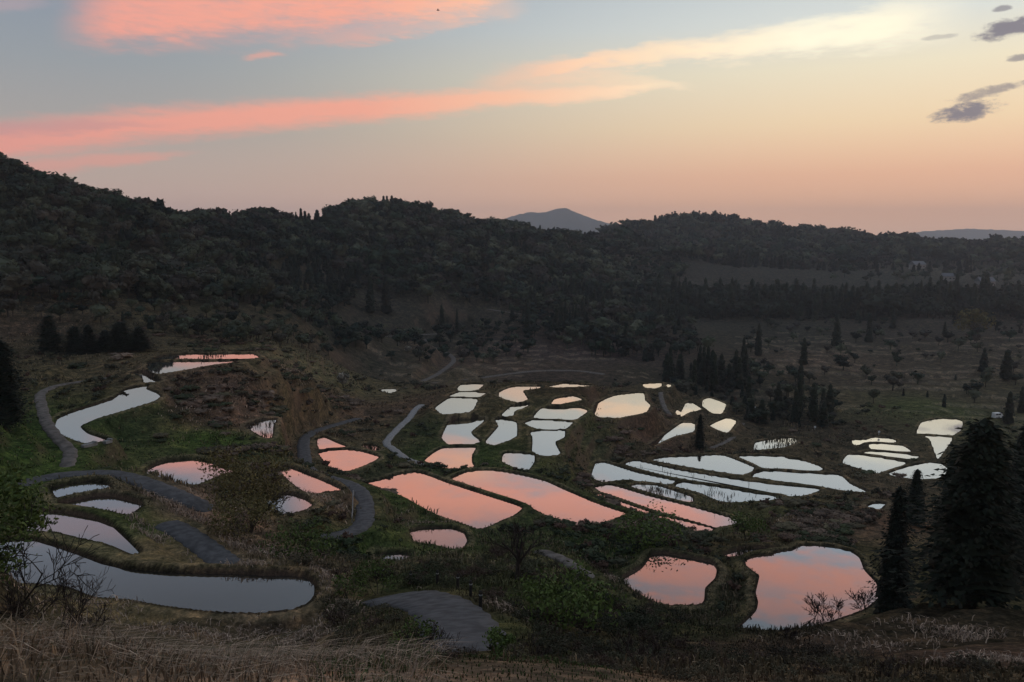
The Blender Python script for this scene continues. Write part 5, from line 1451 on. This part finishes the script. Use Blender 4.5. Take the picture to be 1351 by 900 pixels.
for q_ in gl_:
    mb = MB(); mb.tube([q_ - gl_[0] + [0, 0, -.3], q_ - gl_[0] + [0, 0, .66]], .05, 5); mb.obj('post', M_metal, e)
tag(e, 'low pale guard rail on the inner side of the road bend', 'guard rail')
for x, y, L_, rz, lab in [(118,591,1.7,1.1,'long white concrete slab below the elbow shaped paddy'),(142,588,0.9,1.2,'short white concrete slab below the elbow shaped paddy')]:
    loc = tree_at(x, find_d(x, y)); mb = MB(); mb.box((0, 0, .12), (L_, .55, .34), 0, rz)
    mb.box((math.cos(rz) * L_ * .4, math.sin(rz) * L_ * .4, .34), (.25, .7, .16), 0, rz)
    o = mb.obj('concrete_slab', M_conc); o.location = [float(q_) for q_ in loc]; tag(o, lab, 'slab')
for x, y, lab in [(996,541,'white marker in the wood behind the reedy pool, left one'),(1020,536,'white marker in the wood behind the reedy pool, right one'),(1075,569,'white marker between the reedy pool and the right hand paddies'),(1159.5,574.5,'white marker just above the orange and white paddies')]:
    loc = tree_at(x, find_d(x, y)); e = link('marker_post', None, loc=loc)
    mb = MB(); mb.tube([[0, 0, -.3], [0, 0, 1.0]], .04, 6); mb.obj('post', M_white, e)
    mb = MB(); mb.box((0, -.05, .95), (.55, .05, .5)); mb.obj('plate', M_white, e)
    tag(e, lab, 'marker')


def house(px, d, w, dp, h, rz, roofm, label):
    loc = tree_at(px, d)
    e = link('farmhouse', None, loc=loc, rz=rz)
    mb = MB(); mb.box((0, 0, h / 2 - .3), (w, dp, h + .6)); wl = mb.obj('wall', M_wall, e)
    mb = MB(); o_ = .5; rh = dp * .42
    x, y = w / 2 + o_, dp / 2 + o_
    mb.add([[-x, -y, h - .1], [x, -y, h - .1], [x, y, h - .1], [-x, y, h - .1], [-x, 0, h + rh], [x, 0, h + rh], [-x, -y, h + .1], [x, -y, h + .1], [x, y, h + .1], [-x, y, h + .1]],
           [[3, 2, 1, 0], [6, 7, 5, 4], [8, 9, 4, 5], [0, 1, 7, 6], [2, 3, 9, 8], [0, 6, 4, 9, 3], [1, 2, 8, 5, 7]])
    mb.obj('roof', roofm, e)
    for k in (-.3, 0.05, .32):
        mb = MB(); mb.box((w * k, -dp / 2 - .03, h * .55), (1.5, .1, 1.2)); mb.obj('window', M_glass, e)
    mb = MB(); mb.box((w * .44, -dp / 2 - .03, 1.0), (.9, .1, 2.0)); mb.obj('door', M_post, e)
    return tag(e, label, 'house')


house(1210, 905, 16, 9, 5, .3, M_roof, 'grey roofed house in the far hamlet nearest the ridge')
house(1251, 800, 12, 8, 4.5, -.2, M_roof, 'pale house just over the cedar belt')
house(1299, 775, 16, 9, 4.5, .15, M_roof, 'long low house at the right end of the cedar belt')
house(1343, 740, 14, 8, 4.5, .5, M_roof2, 'rust roofed house at the right edge of the far hamlet')
house(1372, 770, 12, 8, 4.5, .2, M_roof, 'house just off the right edge of the far hamlet')

# a small white van parked at the end of a track
d = find_d(1316, 553); loc = tree_at(1316, d)
e = link('parked_van', None, loc=loc, rz=0.25)
mb = MB()
prof = [(-1.7, .32), (1.62, .32), (1.7, .55), (1.68, 1.0), (1.35, 1.12), (.95, 1.80), (.8, 1.88), (-1.55, 1.88), (-1.7, 1.75)]
for_, k = [], len(prof)
v = [(x, -.74 * (1 if z < 1.2 else .93), z) for x, z in prof] + [(x, .74 * (1 if z < 1.2 else .93), z) for x, z in prof]
mb.add(v, [list(range(k)), list(range(2 * k - 1, k - 1, -1))] + [[i, i + k, (i + 1) % k + k, (i + 1) % k] for i in range(k)])
mb.obj('body', M_white, e)
for sx_, wd in ((-1.05, .95), (0.0, .9)):
    for sy in (-1, 1):
        mb = MB(); mb.box((sx_ + .1, sy * .715, 1.46), (wd, .06, .46)); mb.obj('side_window', M_glass, e)
mb = MB(); mb.add([(1.335, -.6, 1.17), (1.335, .6, 1.17), (.99, .58, 1.76), (.99, -.58, 1.76), (1.30, -.6, 1.15), (1.30, .6, 1.15), (.96, .58, 1.74), (.96, -.58, 1.74)], [[0, 1, 2, 3], [7, 6, 5, 4], [0, 4, 5, 1], [1, 5, 6, 2], [2, 6, 7, 3], [3, 7, 4, 0]]); mb.obj('windscreen', M_glass, e)
for sx_ in (-1.1, 1.1):
    for sy in (-1, 1):
        mb = MB(); mb.tube([[sx_, sy * .60, .29], [sx_, sy * .77, .29]], .29, 14); wh = mb.obj('wheel', M_rubber, e)
        mb = MB(); mb.tube([[sx_, sy * .77, .29], [sx_, sy * .785, .29]], .17, 10); mb.obj('rim', M_metal, wh)
for sy in (-1, 1):
    mb = MB(); mb.box((1.69, sy * .55, .78), (.06, .26, .18)); mb.obj('headlight', M_glass, e)
tag(e, 'small white van parked beside a dark cedar at the right', 'van')

# a bird high in front of the pink cloud
bp_ = at_d(578, 14, 120); e = link('bird', None, loc=bp_)
mb = MB(); mb.tube([[-.22, 0, 0], [-.12, 0, .03], [.05, 0, .03], [.16, 0, .05], [.24, 0, .04]], [.02, .05, .06, .04, .01], 7); mb.obj('body', M_post, e)
for sy in (-1, 1):
    mb = MB(); mb.add([(.08, 0, .06), (-.1, 0, .06), (.05, sy * .28, .18), (-.09, sy * .28, .17), (-.06, sy * .55, .10), (-.12, sy * .53, .10), (.0, sy * .02, .04)], [[0, 1, 3, 2], [2, 3, 5, 4], [0, 6, 1]]); mb.obj('wing', M_post, e)
tag(e, 'tiny dark bird flying under the pink cloud at the top', 'bird')

# ------------------------------------------------------------------ haze
hz = MB(); hz.box((0, 4100, (ZC + 345 - 20) / 2), (14000, 10600, ZC + 345 + 20))
hazeo = hz.obj('haze', bpy.data.materials.new('thin_air'))
hm = hazeo.data.materials[0]; hm.use_nodes = True; n = hm.node_tree; n.nodes.clear()
ho = n.nodes.new('ShaderNodeOutputMaterial'); pv = n.nodes.new('ShaderNodeVolumePrincipled')
pv.inputs['Color'].default_value = (0.88, 0.93, 1.0, 1)
pv.inputs['Density'].default_value = 1.2e-4
pv.inputs['Anisotropy'].default_value = 0.35
n.links.new(pv.outputs[0], ho.inputs['Volume'])
tag(hazeo, 'thin blue evening haze', kind='stuff')
